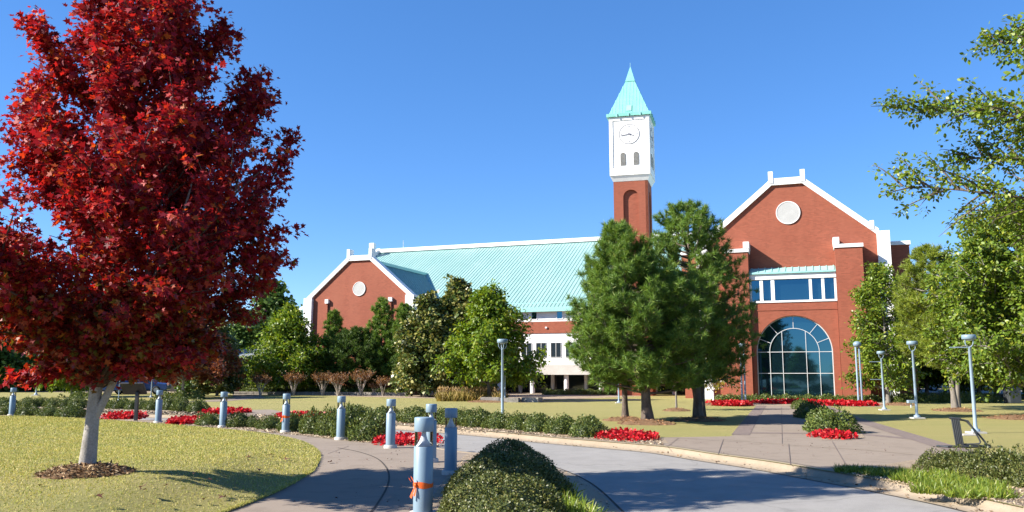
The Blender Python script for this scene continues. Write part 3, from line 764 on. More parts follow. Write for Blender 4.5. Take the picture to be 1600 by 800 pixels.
for k in range(4):
    c, s = math.cos(PI / 2 * k), math.sin(PI / 2 * k)
    for i in range(-5, 6):
        x = i * .26; zt = 21.5 + (1.55 - abs(x)) / (1.55 - .36) * 2.95 if abs(x) > .36 else 24.45
        zt = min(zt, 24.45); wt = 1.55 - (zt - 21.5) / 2.95 * 1.19
        pts = [(x, -1.55, 21.5), (x, -wt, zt)]
        P = [Vector((c * a_[0] - s * a_[1], CY + s * a_[0] + c * a_[1], a_[2])) for a_ in pts]
        tr.tube(P, .022, 4, False)
sp_ = part('spire', tr, 'spire', tw)
vb = MB(); wz = lambda z: CY - (1.55 - (z - 21.5) / 2.95 * 1.19)
vb.add([(-.2, wz(21.7) - .05, 21.7), (.2, wz(21.7) - .05, 21.7), (.2, wz(22.2) - .05, 22.2), (-.2, wz(22.2) - .05, 22.2), (-.2, wz(21.7) + .1, 21.7), (.2, wz(21.7) + .1, 21.7), (.2, wz(22.2) + .1, 22.2), (-.2, wz(22.2) + .1, 22.2)], [(0, 1, 2, 3), (0, 4, 5, 1), (1, 5, 6, 2), (2, 6, 7, 3), (3, 7, 4, 0)]); part('roof_vent', vb, 'tealtrim', sp_)
gb = MB()
for x in (-.9, 0, .9):
    gb.box(x - .04, x + .04, CY - W2 - .06, CY - W2 - .001, 21.2, 21.45); gb.box(W2 + .001, W2 + .06, CY + x - .04, CY + x + .04, 21.2, 21.45)
part('gutter_bracket', gb, 'tealtrim', sp_)
part('finial', MB().tube([(0, CY, 25.7), (0, CY, 26.1)], .015, 6), 'tealtrim', sp_)

# ---- low covered walkway at the far left
cw = empty('covered_walkway', G(360, 613.5), R(-14))
tag(cw, 'low walkway with grey sloping roof on a brick pier at the far left', 'walkway roof')
D = 0.0
part('roof', MB().prism_x([(-1.2, 2.75), (2.2, 2.75), (2.2, 3.7), (.6, 3.7), (-1.2, 2.95)], -7.5, 3.2), 'slate', cw)
part('brick_pier', MB().box(.55, 1.15, -.8, .2, 0, 2.749), 'brick', cw); part('brick_pier', MB().box(2.6, 3.1, -.8, .2, 0, 2.749), 'brick', cw)
for x, h in ((-2.9, 1.0), (-1.45, 1.0), (.22, 1.7)): part('white_post', MB().lathe([(.17, 0), (.17, h)], 14, (x, -.7, 0)), 'white', cw)
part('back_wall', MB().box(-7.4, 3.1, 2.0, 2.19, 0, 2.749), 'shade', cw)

# ---- low stone wall in front of the shrubs below the left gable
wl = MB(); rng = random.Random(4)
wp = [G(*q) for q in ((366, 616.6), (430, 616.8), (500, 617.2), (570, 617.8), (636, 618.6))]
for a_, c_ in zip(wp[:-1], wp[1:]):
    n = max(2, int((c_ - a_).length / .55)); d = (c_ - a_) / n; nn = Vector((-d.y, d.x, 0)).normalized() * .17
    for r_ in range(2):
        for i in range(n):
            p, q = a_ + d * (i + .02), a_ + d * (i + .98)
            z0, z1 = r_ * .12, r_ * .12 + .116; j = Vector((0, -rng.uniform(0, .03), 0))
            wl.prism_z([tuple((p - nn + j).xy), tuple((q - nn + j).xy), tuple((q + nn).xy), tuple((p + nn).xy)], z0, z1)
tag(wl.build('stone_wall', M['stone']), 'low pale stone retaining wall below the left brick gable', 'wall')
for u0, u1, l in ((752, 812, 'long low pale stone seat block behind the tawny ornamental grass'), (818, 845, 'short low grey stone block at the right end of the stone seat')):
    a_, c_ = G(u0, 628), G(u1, 628.5); d = (c_ - a_); n = Vector((-d.y, d.x, 0)).normalized() * .3
    m = MB()
    k = max(1, int(d.length / 1.1))
    for i in range(k):
        p, q = a_ + d * ((i + .02) / k), a_ + d * ((i + .98) / k)
        m.prism_z([tuple((p - n).xy), tuple((q - n).xy), tuple((q + n).xy), tuple((p + n).xy)], 0, .27 - .03 * (i % 2))
    tag(m.build('stone_block', M['stone']), l, 'stone block')

# ================================================================== TREES
def tubes_np(list_of_paths, n=6):
    """list of (pts (k,3), radii (k)) -> one mesh arrays"""
    mb = MB()
    for p, r in list_of_paths: mb.tube([Vector(q) for q in p], list(r), n, True)
    return mb
def bez(p0, p1, p2, k):
    t = np.linspace(0, 1, k)[:, None]
    return (1 - t) ** 2 * p0 + 2 * t * (1 - t) * p1 + t * t * p2

def broadleaf(seed, Ht, cb, prof, tr=.12, nprim=34, nsec=9, ntw=5, nleaf=16, lsize=.1, clump=.13, tmpl=OVAL, rise=.5,
              forks=None, lean=(0, 0), asym=.25, gap=.0, spread=.75, droop=.1, low=.85, skew=None, rmin=.7, wild=1.0):
    """trunk + limb tubes and leaf arrays. prof(h in 0..1) -> radius in metres"""
    rng = np.random.default_rng(seed)
    paths = []; P = []; D = []; N = []; tips = []
    k = 12; tz = np.linspace(0, Ht * .93, k)
    wob = np.cumsum(rng.normal(0, .012 * Ht / 7, (k, 2)), axis=0)
    wob[:3] = 0
    trunk = np.stack([wob[:, 0] + lean[0] * tz / Ht, wob[:, 1] + lean[1] * tz / Ht, tz], 1)
    rad = tr * (1 - .92 * (tz / Ht)) ; rad[0] *= 1.25; rad[-1] = .01
    paths.append((trunk, rad))
    tp = lambda z: np.array([np.interp(z, tz, trunk[:, 0]), np.interp(z, tz, trunk[:, 1]), z])
    ph = rng.uniform(0, 6.28, 6)
    for i in range(nprim):
        t = (i + rng.uniform(0, .8)) / nprim
        az = i * 2.39996 + rng.normal(0, .25)
        ztip = cb + (Ht - cb) * (t ** low) * rng.uniform(.94, 1.02)
        rr = prof(min(max((ztip - 0) / Ht, 0), 1)) * (1 - asym + asym * 2 * (.5 + .5 * math.sin(2 * az + ph[0] + ztip * 1.3) * math.cos(3 * az + ph[1] - ztip * .9)) * rng.uniform(.7, 1.0))
        rr *= rng.uniform(.82, 1.06)
        if skew: rr *= 1 + skew(ztip / Ht) * math.cos(az)
        z0 = max(cb * .75, min(ztip - rise * rr - .1, Ht * .85)) if ztip > cb * 1.02 else cb * rng.uniform(.85, 1.0)
        z0 = min(z0, Ht * .88)
        p0 = tp(z0); e = np.array([math.cos(az), math.sin(az), 0]); base = tp(min(ztip, Ht * .93))
        p2 = np.array([base[0], base[1], 0]) + e * max(rr, .12) + np.array([0, 0, ztip])
        p1 = p0 + e * rr * .5 + np.array([0, 0, (ztip - z0) * .35 + .12 * rr])
        path = bez(p0, p1, p2, 9)
        r0 = tr * (.22 + .3 * (1 - z0 / Ht)) * min(1, .4 + rr / 2.5)
        paths.append((path, np.linspace(r0 * .8, .005, 9)))
        L = np.linalg.norm(p2 - p0)
        m = max(3, int(nsec * L / 2.2))
        for j in range(m):
            s = .28 + .72 * ((j + rng.uniform(0, 1)) / m)
            q0 = (1 - s) ** 2 * p0 + 2 * s * (1 - s) * p1 + s * s * p2
            tan = 2 * (1 - s) * (p1 - p0) + 2 * s * (p2 - p1); tan /= np.linalg.norm(tan) + 1e-9
            lat = rng.normal(size=3); lat[2] = lat[2] * .6 + .15; lat -= tan * lat.dot(tan); lat /= np.linalg.norm(lat) + 1e-9
            d = tan * rng.uniform(.35, .9) + lat * spread; d /= np.linalg.norm(d)
            ln = L * rng.uniform(.16, .36) * (1.15 - .55 * s) + .12
            q1 = q0 + d * ln * .5 + np.array([0, 0, .06 * ln]); q2 = q0 + d * ln - np.array([0, 0, droop * ln])
            if rng.uniform() < gap: continue
            paths.append((bez(q0, q1, q2, 4), np.linspace(max(.006, r0 * .35), .004, 4)))
            for w in range(ntw):
                s2 = (w + rng.uniform(.2, 1)) / ntw
                c = (1 - s2) ** 2 * q0 + 2 * s2 * (1 - s2) * q1 + s2 * s2 * q2 + rng.normal(0, clump * .7, 3)
                nn = int(nleaf * rng.uniform(.5, 1.4))
                off = rng.normal(0, clump * .62, (nn, 3)) * np.array([1, 1, .75])
                P.append(c + off)
                out = off / (np.linalg.norm(off, axis=1, keepdims=True) + 1e-6)
                dd = out * .7 + d * .35 + rng.normal(0, .45, (nn, 3)) + np.array([0, 0, -.35]); D.append(dd)
                N.append(np.array([0, 0, .8]) + e * .35 + rng.normal(0, .55, (nn, 3)))
    P = np.concatenate(P); D = np.concatenate(D); N = np.concatenate(N)
    size = lsize * rng.uniform(.55, 1.3, len(P))
    return paths, leaf_geo(P, D, N, size, tmpl), P

def place_tree(name, label, cat, pos, paths, leaves, leafm, barkm, group=None, rz=0.0, split=None, P=None, sides=7, limbm=None):
    root = empty(name, pos, rz); tag(root, label, cat, group)
    if limbm is None: tubes_np(paths, sides).build('trunk', barkm, root)
    else:
        tubes_np([paths[0]] + paths[-2:], sides).build('trunk', barkm, root)
        tubes_np(paths[1:-2], 6).build('limbs', limbm, root)
    if split is None:
        me = np_mesh('crown', *leaves, [leafm])
    else:
        V, Ls, C = leaves; m2, zs, soft = split
        rr = np.random.default_rng(5)
        mi = (P[:, 2] + rr.normal(0, soft, len(P)) < zs).astype(int)
        me = np_mesh('crown', V, Ls, C, [leafm, m2], mi)
    link('crown', me, root)
    return root

interp = lambda xs, ys: (lambda h: float(np.interp(h, xs, ys)))
def copy_tree(src, pos, label, rz, s=1.0, sz=None, group=None):
    c = dup(src); c.location = pos; c.rotation_euler = (0, 0, rz); c.scale = (s, s, sz or s)
    c['label'] = label
    if group: c['group'] = group
    elif 'group' in c: del c['group']
    return c

# ---- the red maple
mp = interp([0, .2, .24, .30, .37, .47, .58, .68, .76, .86, .95, 1], [0.72, 0.945, 1.278, 1.755, 2.16, 2.25, 1.845, 1.8, 1.44, 0.945, 0.495, 0.135])
paths, lv_, P_ = broadleaf(31, 8.2, 1.6, mp, tr=.102, nprim=76, nsec=13, ntw=6, nleaf=25, lsize=.076, clump=.105, gap=.17, tmpl=MAPLE, rise=.95, lean=(.36, 0), asym=.27, droop=-.10, spread=.5, low=1.0, skew=interp([0, .5, .62, 1], [0, .05, .13, .1]))
rot = np.array(Matrix.Rotation(R(0), 3, 'Z')).T
paths = [(p @ rot, r) for p, r in paths]; lv_ = (lv_[0] @ rot, lv_[1], lv_[2]); P_ = P_ @ rot
# the low fork to the right
fk = bez(np.array([.02, 0, .72]), np.array([.20, -.03, 1.0]), np.array([.60, .05, 2.1]), 7); paths.append((fk, np.linspace(.062, .042, 7)))
fk = bez(np.array([.60, .05, 2.1]), np.array([1.0, .15, 3.1]), np.array([1.25, .2, 4.6]), 7); paths.append((fk, np.linspace(.042, .01, 7)))
sr = np.random.default_rng(6)
for a0, a1, k in (((-.05, -.1, 1.5), (-.85, -.35, 1.30), 420), ((0, -.1, 1.6), (-.45, -.5, 1.42), 240), ((.3, -.1, 1.7), (.75, -.45, 1.45), 260), ((.4, 0, 1.8), (1.5, -.3, 1.62), 340)):
    a0, a1 = np.array(a0), np.array(a1); pth = bez(a0, (a0 + a1) / 2 + np.array([0, 0, .14]), a1, 6); paths.insert(1, (pth, np.linspace(.014, .004, 6)))
    tt = sr.uniform(.25, 1.05, k)[:, None]; c = a0 + (a1 - a0) * tt + np.array([0, 0, .05]) + sr.normal(0, .09, (k, 3)) * np.array([1, 1, .6])
    g = leaf_geo(c, sr.normal(0, .5, (k, 3)) + np.array([-.2, 0, -.4]), sr.normal(0, .5, (k, 3)) + np.array([-.2, -.3, .8]), .082 * sr.uniform(.7, 1.25, k), MAPLE)
    lv_ = merge([lv_, g])[:3]; P_ = np.concatenate([P_, c + np.array([0, 0, 3.0])])
place_tree('maple_tree', 'large crimson maple with forked pale trunk filling the left side of the lawn', 'tree', MAPLE_P - Vector((0, 0, .04)), paths, lv_, M['maple'], M['palebark'], split=(M['maplelow'], 2.6, .5), P=P_, sides=12, limbm=M['limb'])

# ---- pines
def pine(seed, Ht, cb, prof, tr=.11, nprim=60, nleaf=26, nl=.17, lean=(0, 0), tilt=.32, nw=.016, dens=1.0):
    rng = np.random.default_rng(seed)
    paths = []; k = 12; tz = np.linspace(0, Ht * .985, k)
    wob = np.cumsum(rng.normal(0, .016, (k, 2)), axis=0); wob[:2] = 0
    trunk = np.stack([wob[:, 0] + lean[0] * (tz / Ht) ** 1.3, wob[:, 1] + lean[1] * tz / Ht, tz], 1)
    rad = tr * (1 - .93 * tz / Ht); rad[0] *= 1.35; paths.append((trunk, rad))
    tp = lambda z: np.array([np.interp(z, tz, trunk[:, 0]), np.interp(z, tz, trunk[:, 1]), z])
    T = []; TD = []
    for i in range(nprim):
        t = ((i + rng.uniform(0, .6)) / nprim); z0 = cb + (Ht * .97 - cb) * t ** 1.0
        az = i * 2.39996 + rng.normal(0, .3); e = np.array([math.cos(az), math.sin(az), 0])
        rr = prof(z0 / Ht) * rng.uniform(.72, 1.08)
        up = tilt * (.5 + 1.1 * t)
        p0 = tp(z0); p2 = p0 + e * rr + np.array([0, 0, rr * up]); p1 = p0 + e * rr * .55 + np.array([0, 0, rr * up * .15])
        paths.append((bez(p0, p1, p2, 6), np.linspace(max(.012, tr * .28 * min(1, rr / 1.2)), .006, 6)))
        m = max(2, int(9 * rr * dens))
        for j in range(m):
            s = .3 + .7 * (j + rng.uniform(0, 1)) / m
            q0 = (1 - s) ** 2 * p0 + 2 * s * (1 - s) * p1 + s * s * p2
            tan = 2 * (1 - s) * (p1 - p0) + 2 * s * (p2 - p1); tan /= np.linalg.norm(tan) + 1e-9
            lat = rng.normal(size=3); lat[2] = abs(lat[2]) * .7; lat -= tan * lat.dot(tan); lat /= np.linalg.norm(lat) + 1e-9
            d = tan * .7 + lat * .75; d /= np.linalg.norm(d); ln = rr * rng.uniform(.14, .3) + .08
            q2 = q0 + d * ln + np.array([0, 0, .12 * ln])
            paths.append((np.array([q0, q2]), [.009, .005]))
            for w in (.55, 1.0):
                T.append(q0 + (q2 - q0) * w); TD.append(d * .8 + np.array([0, 0, .55]))
        T.append(p2); TD.append(e * .6 + np.array([0, 0, .8]))
    for q in range(5): T.append(tp(Ht * (.93 + .013 * q))); TD.append(np.array([0, 0, 1.0]))
    T = np.array(T); TD = np.array(TD); TD /= np.linalg.norm(TD, axis=1, keepdims=True)
    n = len(T); Pn = np.repeat(T, nleaf, 0) + rng.normal(0, .02, (n * nleaf, 3)) - np.repeat(TD, nleaf, 0) * rng.uniform(0, .10, (n * nleaf, 1))
    Dn = np.repeat(TD, nleaf, 0) * .75 + unit(rng, n * nleaf) * .95
    return paths, leaf_geo(Pn, Dn, unit(rng, n * nleaf), nl * rng.uniform(.7, 1.2, n * nleaf), NEED, nw / nl), T

pl = interp([0, .06, .14, .28, .42, .58, .75, .88, 1], [1.3, 1.9, 2.3, 2.3, 2.1, 1.65, 1.1, .6, .12])
a_ = pine(3, 7.05, .95, pl, tr=.19, nprim=124, lean=(-1.0, 0), dens=1.45, nleaf=44, nl=.22, nw=.02)
lp = place_tree('pine_tree', 'full bushy green pine nearest the road with its top in front of the clock tower', 'tree', G(1012, 660), a_[0], a_[1], M['needle'], M['pinebark'])
pr = interp([0, .1, .18, .3, .45, .6, .75, .88, 1], [1.2, 1.6, 2.0, 2.3, 2.15, 1.75, 1.35, .9, .12])
b2 = pine(8, 8.2, 1.3, pr, tr=.17, nprim=84, lean=(-.1, 0), dens=1.1, tilt=.42, nleaf=44, nl=.22, nw=.02)
rp_ = place_tree('pine_tree', 'taller open topped pine beside the entrance walk left of the brick gable', 'tree', G(1091, 655), b2[0], b2[1], M['needle'], M['pinebark'])
c2 = pine(15, 5.6, 1.2, interp([0, .2, .5, 1], [.9, 1.3, 1.1, .1]), tr=.12, nprim=46)
p3 = place_tree('pine_tree', 'slim dark pine trunk just left behind the full bushy pine', 'tree', G(977, 655), c2[0], c2[1], M['needle'], M['pinebark'])
p4 = copy_tree(p3, G(1098, 652), 'slim dark pine stem close behind the taller open topped pine', 2.1, 1.0)
# open, clumpy pines before the left gable
d2 = pine(21, 7.7, 1.2, interp([0, .15, .35, .55, .8, 1], [1.3, 1.7, 1.5, 1.15, .8, .12]), tr=.14, nprim=66, nleaf=34, nl=.27, nw=.04, tilt=.5, dens=1.15)
q1 = place_tree('pine_tree', 'tall loose topped pine in front of the right half of the left gable', 'tree', at_dist(598, 66.8), d2[0], d2[1], M['needle'], M['pinebark'])
copy_tree(q1, at_dist(633, 66), 'pine close against the white right pilaster of the left gable', 1.3, .93)
copy_tree(q1, at_dist(523, 68), 'dark pine in front of the left part of the left gable', 2.6, .88)
e2_ = pine(27, 5.2, .5, interp([0, .15, .4, .65, .85, 1], [1.6, 2.1, 2.2, 1.7, .9, .15]), tr=.15, nprim=84, nleaf=30, nl=.26, nw=.04, dens=1.2)
q2_ = place_tree('pine_tree', 'rounded dark green pine at the middle of the left gable', 'tree', at_dist(560, 66.5), e2_[0], e2_[1], M['needledark'], M['pinebark'])
copy_tree(q2_, at_dist(650, 64), 'low dark pine between the left gable and the two toned magnolia', .8, .8)
# yellow green pine on the right lawn
f2_ = pine(33, 7.6, 2.2, interp([0, .3, .45, .65, .85, 1], [1.6, 1.9, 2.0, 1.7, 1.0, .12]), tr=.14, nprim=84, lean=(-.75, 0), nleaf=28, nl=.22, nw=.024, dens=1.4)
q4 = place_tree('pine_tree', 'yellow green pine with leaning grey trunk on the right lawn', 'tree', G(1493, 641), f2_[0], f2_[1], M['needlelight'], M['bark'])
copy_tree(q4, G(1497, 637), 'thin second pine stem just behind the leaning grey trunk', 2.0, .8)

# ---- broad leaved trees
ok = broadleaf(41, 7.0, 1.3, interp([0, .14, .24, .4, .6, .8, .93, 1], [1.2, 2.0, 3.1, 2.8, 2.0, 1.3, .7, .2]), tr=.13, nprim=70, nsec=10, ntw=4, nleaf=12, lsize=.21, clump=.2, tmpl=OVAL, rise=.35, asym=.25, skew=lambda h: .12)
t1 = place_tree('oak_tree', 'spreading green oak standing in tawny grass before the white hall front', 'tree', G(764, 626.5), ok[0], ok[1], M['lime'], M['bark'])
g2 = broadleaf(47, 8.6, .8, interp([0, .1, .25, .5, .7, .85, 1], [1.5, 2.5, 2.8, 2.4, 1.6, .95, .15]), tr=.16, nprim=76, nsec=10, ntw=4, nleaf=11, lsize=.27, clump=.22, tmpl=WIDE, rise=.5, asym=.25)
t2 = place_tree('magnolia_tree', 'tall glossy magnolia with two toned leaves behind the spreading oak', 'tree', at_dist(716, 61), g2[0], g2[1], M['magnolia'], M['bark'])
copy_tree(t2, at_dist(668, 60), 'shorter glossy magnolia beside the right pilaster of the left gable', 2.2, .88, .86)
h2 = broadleaf(53, 7.0, .9, interp([0, .1, .25, .45, .65, .85, 1], [1.8, 3.3, 3.6, 3.1, 2.1, 1.0, .15]), tr=.13, nprim=76, nsec=10, ntw=4, nleaf=12, lsize=.22, clump=.22, tmpl=OVAL, rise=.35, asym=.3)
t3 = place_tree('oak_tree', 'bright green spreading tree at the left edge of the left gable', 'tree', at_dist(452, 66), h2[0], h2[1], M['lime'], M['palebark'])
# right lawn
i2 = broadleaf(59, 8.1, .9, interp([0, .1, .3, .55, .75, .9, 1], [1.3, 1.7, 2.05, 1.85, 1.4, .8, .15]), tr=.12, nprim=70, nsec=10, ntw=4, nleaf=12, lsize=.17, gap=.1, clump=.17, tmpl=OVAL, rise=.55, asym=.25)
t4 = place_tree('oak_tree', 'upright green oak hiding the right white pilaster of the entrance gable', 'tree', G(1388, 629.5), i2[0], i2[1], M['oak'], M['bark'])
j2 = broadleaf(61, 8.4, 1.5, interp([0, .15, .3, .55, .75, .9, 1], [2.2, 2.8, 3.3, 3.1, 2.4, 1.5, .3]), tr=.16, nprim=96, nsec=12, ntw=4, nleaf=14, lsize=.15, clump=.16, tmpl=OVAL, rise=.5, asym=.25)
t5 = place_tree('oak_tree', 'big dense oak in a ring of mulch at the right edge of the lawn', 'tree', G(1612, 653), j2[0], j2[1], M['oak'], M['bark'])
k2 = broadleaf(67, 12.6, 4.5, interp([0, .3, .4, .52, .6, .7, .85, 1], [2.6, 3.6, 4.0, 4.4, 4.1, 3.1, 2.2, .6]), tr=.2, nprim=60, nsec=12, ntw=5, nleaf=19, lsize=.105, clump=.13, tmpl=OVAL, rise=.3, asym=.36, gap=.12, spread=.6, skew=lambda h: -.14)
t6 = place_tree('oak_tree', 'close oak with loose sunlit branches reaching in at the top right', 'tree', Vector((13.4, 16.4, 0)), k2[0], k2[1], M['oak'], M['pinebark'])
# second red tree, saplings
l2_ = broadleaf(71, 5.9, 1.55, interp([0, .25, .4, .6, .8, 1], [1.4, 3.0, 3.6, 3.0, 1.9, .3]), tr=.10, nprim=52, nsec=8, ntw=4, nleaf=9, lsize=.2, clump=.2, tmpl=MAPLE, rise=.4)
place_tree('maple_tree', 'smaller dull red maple behind the row of shrubs', 'tree', G(285, 622), l2_[0], l2_[1], M['maplefar'], M['palebark'])
m2_ = broadleaf(73, 3.7, 1.0, interp([0, .27, .45, .7, .9, 1], [.6, 1.0, 1.15, .9, .5, .1]), tr=.06, nprim=34, nsec=7, ntw=3, nleaf=9, lsize=.14, clump=.13, tmpl=OVAL, rise=.5)
place_tree('sapling', 'young yellowing tree with white trunk wrap left of the entrance', 'tree', G(1115, 632), m2_[0], m2_[1], M['yellowing'], M['white'])
n2 = broadleaf(79, 3.6, 1.2, interp([0, .3, .5, .8, 1], [.4, .7, .8, .5, .1]), tr=.05, nprim=26, nsec=6, ntw=3, nleaf=8, lsize=.13, clump=.13, tmpl=OVAL, rise=.5)
place_tree('sapling', 'thin leaning sapling between the two lawn pines', 'tree', G(1057, 641), n2[0], n2[1], M['oak'], M['bark'])

# ---- background woods: dark evergreens left, mixed trees right and behind, trees across the road behind the viewer
bgL = [(-150, 85, 9.5), (-70, 80, 9), (0, 76, 8.3), (45, 82, 9), (95, 78, 7.4), (150, 84, 8.6), (215, 80, 7.2), (270, 86, 8), (335, 72, 6.6), (378, 80, 7.2), (428, 84, 10.6), (250, 95, 9), (120, 96, 9.5), (20, 95, 9.6)]
ev = broadleaf(83, 8.0, .25, interp([0, .1, .3, .6, .85, 1], [2.6, 3.2, 3.1, 2.2, 1.1, .2]), tr=.16, nprim=80, nsec=7, ntw=4, nleaf=8, lsize=.34, clump=.3, tmpl=WIDE, rise=.4, asym=.2)
src = None
EVL = 'dark evergreen in the shaded wood at the left behind the shrubs'
for i, (u, d, h) in enumerate(bgL):
    if src is None:
        src = place_tree('evergreen_tree', EVL, 'tree', at_dist(u, d), ev[0], ev[1], M['needledark'], M['bark'], 'evergreens of the wood at the left'); src.scale = (h / 8,) * 3
    else:
        s = h / 8; copy_tree(src, at_dist(u, d), EVL, i * 1.7, s * 1.05, s, 'evergreens of the wood at the left')
copy_tree(t3, G(112, 620.5), 'mid green leafy tree behind the left lamp', 1.2, .72, .85)
copy_tree(t2, at_dist(345, 62), 'dark glossy tree in front of the low grey roof', 3.2, .62, .62)
bgR = [(1395, 66, 6.2), (1440, 62, 7.2), (1478, 70, 7.6), (1520, 58, 7.6), (1548, 66, 8), (1575, 56, 8.2), (1610, 62, 8.4), (1660, 52, 8.6), (1720, 60, 9), (1505, 84, 8), (1590, 88, 9), (1680, 84, 9.5), (1430, 92, 8.5)]
BGL = 'leafy tree in the shaded grove at the right behind the lawn'
for i, (u, d, h) in enumerate(bgR):
    copy_tree(t1 if i % 2 else t3, at_dist(u, d), BGL, i * 2.1 + .4, h / 7.2, h / 7.2, 'trees of the grove at the right')
BH = 'leafy tree on the far side of the road behind the viewer'
for i, (x, y, h) in enumerate(((-10, -20, 5.58), (-15.5, -14, 4.96), (-3.5, -25, 6.2), (2.5, -29, 5.27), (8, -26, 5.58), (-22, -24, 6.51), (14, -34, 5.89), (-6, -34, 6.2))):
    copy_tree(t1 if i % 2 else t3, Vector((x, y, 0)), BH, i * 1.3, h / 7.2, h / 7.2, 'trees behind the viewer')

# ================================================================== SHRUBS, FLOWERS, GRASSES
def dome_pts(rng, n, flat=1.0, lump=.12, inner=.22):
    u = unit(rng, n); u[:, 2] = np.abs(u[:, 2])
    az = np.arctan2(u[:, 1], u[:, 0])
    ph = rng.uniform(0, 6.28, 4)
    r = 1 + lump * (np.sin(3 * az + ph[0] + 2 * u[:, 2]) + .7 * np.sin(5 * az + ph[1] - 4 * u[:, 2]) + .6 * np.sin(7 * u[:, 2] + 2 * az + ph[2]))
    r *= 1 - inner * rng.uniform(0, 1, n) ** 2.2 + rng.normal(0, .018, n)
    p = u * r[:, None]
    bulge = 1 + .10 * np.sin(np.clip(p[:, 2], 0, 1) * PI)
    p[:, :2] *= bulge[:, None]
    return p, u
def bush_mesh(name, seed, n, ls, tmpl, mat, lump=.1, spiky=.5, inner=.22, core=True):
    rng = np.random.default_rng(seed)
    p, u = dome_pts(rng, n, lump=lump, inner=inner)
    D = u * spiky + rng.normal(0, .5, (n, 3)) + np.array([0, 0, .25]); N = u + rng.normal(0, .45, (n, 3))
    geo = [leaf_geo(p, D, N, ls * rng.uniform(.7, 1.25, n), tmpl)]
    if core:                                            # solid inner dome in place of twigs, added to block light
        k = 14; m = 6; V = []
        for j in range(m + 1):
            for i in range(k):
                a = 2 * PI * i / k; b = PI / 2 * j / m
                V.append((.78 * math.cos(b) * math.cos(a), .78 * math.cos(b) * math.sin(a), .78 * math.sin(b)))
        Ls = []
        for j in range(m):
            for i in range(k): Ls += [j * k + i, j * k + (i + 1) % k, (j + 1) * k + (i + 1) % k, (j + 1) * k + i]
        geo.append((np.array(V), np.array(Ls), np.full(k * m, 4)))
    V, L_, C, idx = merge(geo)
    return np_mesh(name, V, L_, C, [mat])
near_b = [bush_mesh('shrub', 100 + i, 15000, .048, OVAL, M['holly'], .06, .45, .17) for i in range(2)]
mid_b = [bush_mesh('shrub', 110 + i, 2600, .115, DIAM, M['shrub'], .10, .6) for i in range(3)]
far_b = [bush_mesh('shrub', 120 + i, 800, .20, DIAM, M['shrub'], .10, .6) for i in range(2)]
wide_b = [bush_mesh('shrub', 130 + i, 5200, .085, OVAL, M['holly'], .12, .5, .25) for i in range(2)]
brn = random.Random(77)
def shrub(mesh, u, v, hw, top, label, group=None, depth=1.0, rz=None, z=0.0, zs=1.0):
    """stand a shrub whose foot is at (u, v) of the photograph, hw pixels half width, top row top"""
    g = G(u, v, z); d = g.y; w = hw * d / F_PX
    h = max(.12, (v - top) * d / F_PX) * zs
    o = link('shrub', mesh); o.location = g + Vector((0, w * depth * .5, 0)); o.scale = (w * .97, w * depth, h * .96)
    o.rotation_euler = (0, 0, brn.uniform(0, 6.28) if rz is None and abs(depth - 1) < .01 else (rz or 0))
    tag(o, label, 'shrub', group); return o
# big clipped mounds beside the near bollard
for x, y, w, d, h, l in ((-.06, 13.4, .54, .80, .62, 'rearmost dark clipped mound of the near hedge by the road'), (-.11, 11.6, .60, .80, .58, 'middle clipped mound of the near hedge beside the shaded bollard'),
                    (-.15, 9.85, .64, .80, .52, 'front clipped mound of the near hedge beside the orange ribboned bollard'), (-.03, 8.35, .62, .72, .44, 'partly cropped lowest mound of the near hedge at the bottom edge')):
    o = link('shrub', near_b[int(y * 10) % 2]); o.location = (x, y, 0); o.scale = (w, d, h); o.rotation_euler = (0, 0, y * 2.3); tag(o, l, 'shrub')
# far side hedge along the road
HG = 'rounded green shrub in the hedge along the far kerb'
for i, (u, v, hw, tp_) in enumerate(((648, 661, 26, 638), (686, 663, 26, 641), (716, 665, 24, 641), (747, 668, 26, 641), (780, 670.5, 25, 646), (812, 672.5, 24, 648), (843, 675.5, 25, 649), (880, 679, 27, 652), (600, 657, 24, 637), (555, 655, 26, 635))):
    shrub(mid_b[i % 3], u, v, hw, tp_, HG, 'hedge shrubs along the far kerb')
shrub(mid_b[0], 921, 683.5, 28, 653, 'end shrub of the far kerb hedge beside the red flowers')
BG = 'green shrub in the bed between bollards and road'
for i, (u, v, hw, tp_) in enumerate(((5, 648.5, 20, 632), (40, 650.5, 18, 634), (72, 651.5, 17, 636), (106, 653, 21, 634), (312, 657, 10, 645), (324, 665, 22, 648), (369, 668, 18, 647), (392, 668, 13, 651), (420, 671, 20, 651), (455, 675, 21, 648),
          (487, 678, 22, 643), (512, 681, 20, 641), (538, 684, 24, 638))):
    shrub(mid_b[i % 3], u, v, hw, tp_, BG, 'shrubs between the bollards and the road')
shrub(mid_b[1], 576, 689, 31, 647, 'largest round shrub between two bollards in front of the road')
LG = 'small dark shrub in the row across the road at the left'
for i, (u, v, hw, tp_) in enumerate(((2, 636, 19, 622), (40, 636, 15, 622), (60, 635, 14, 622), (79, 637, 13, 623), (99, 637, 13, 623), (118, 638, 14, 622), (160, 638, 13, 624), (184, 639, 18, 623), (205, 640, 12, 626), (219, 640, 11, 625), (235, 641, 13, 625), (262, 641, 12, 622),
          (280, 643, 14, 623), (306, 644, 17, 626))):
    shrub(mid_b[i % 3], u, v, hw, tp_, LG, 'row of shrubs across the road at the left')
CG = 'low clipped shrub under the smaller red maple'
for i, (u, v, hw, tp_) in enumerate(((120, 623, 12, 613), (137, 623, 11, 614), (255, 624, 14, 613), (280, 624, 15, 612), (304, 624, 12, 612))):
    shrub(far_b[i % 2], u, v, hw, tp_, CG, 'clipped shrubs under the smaller red maple')
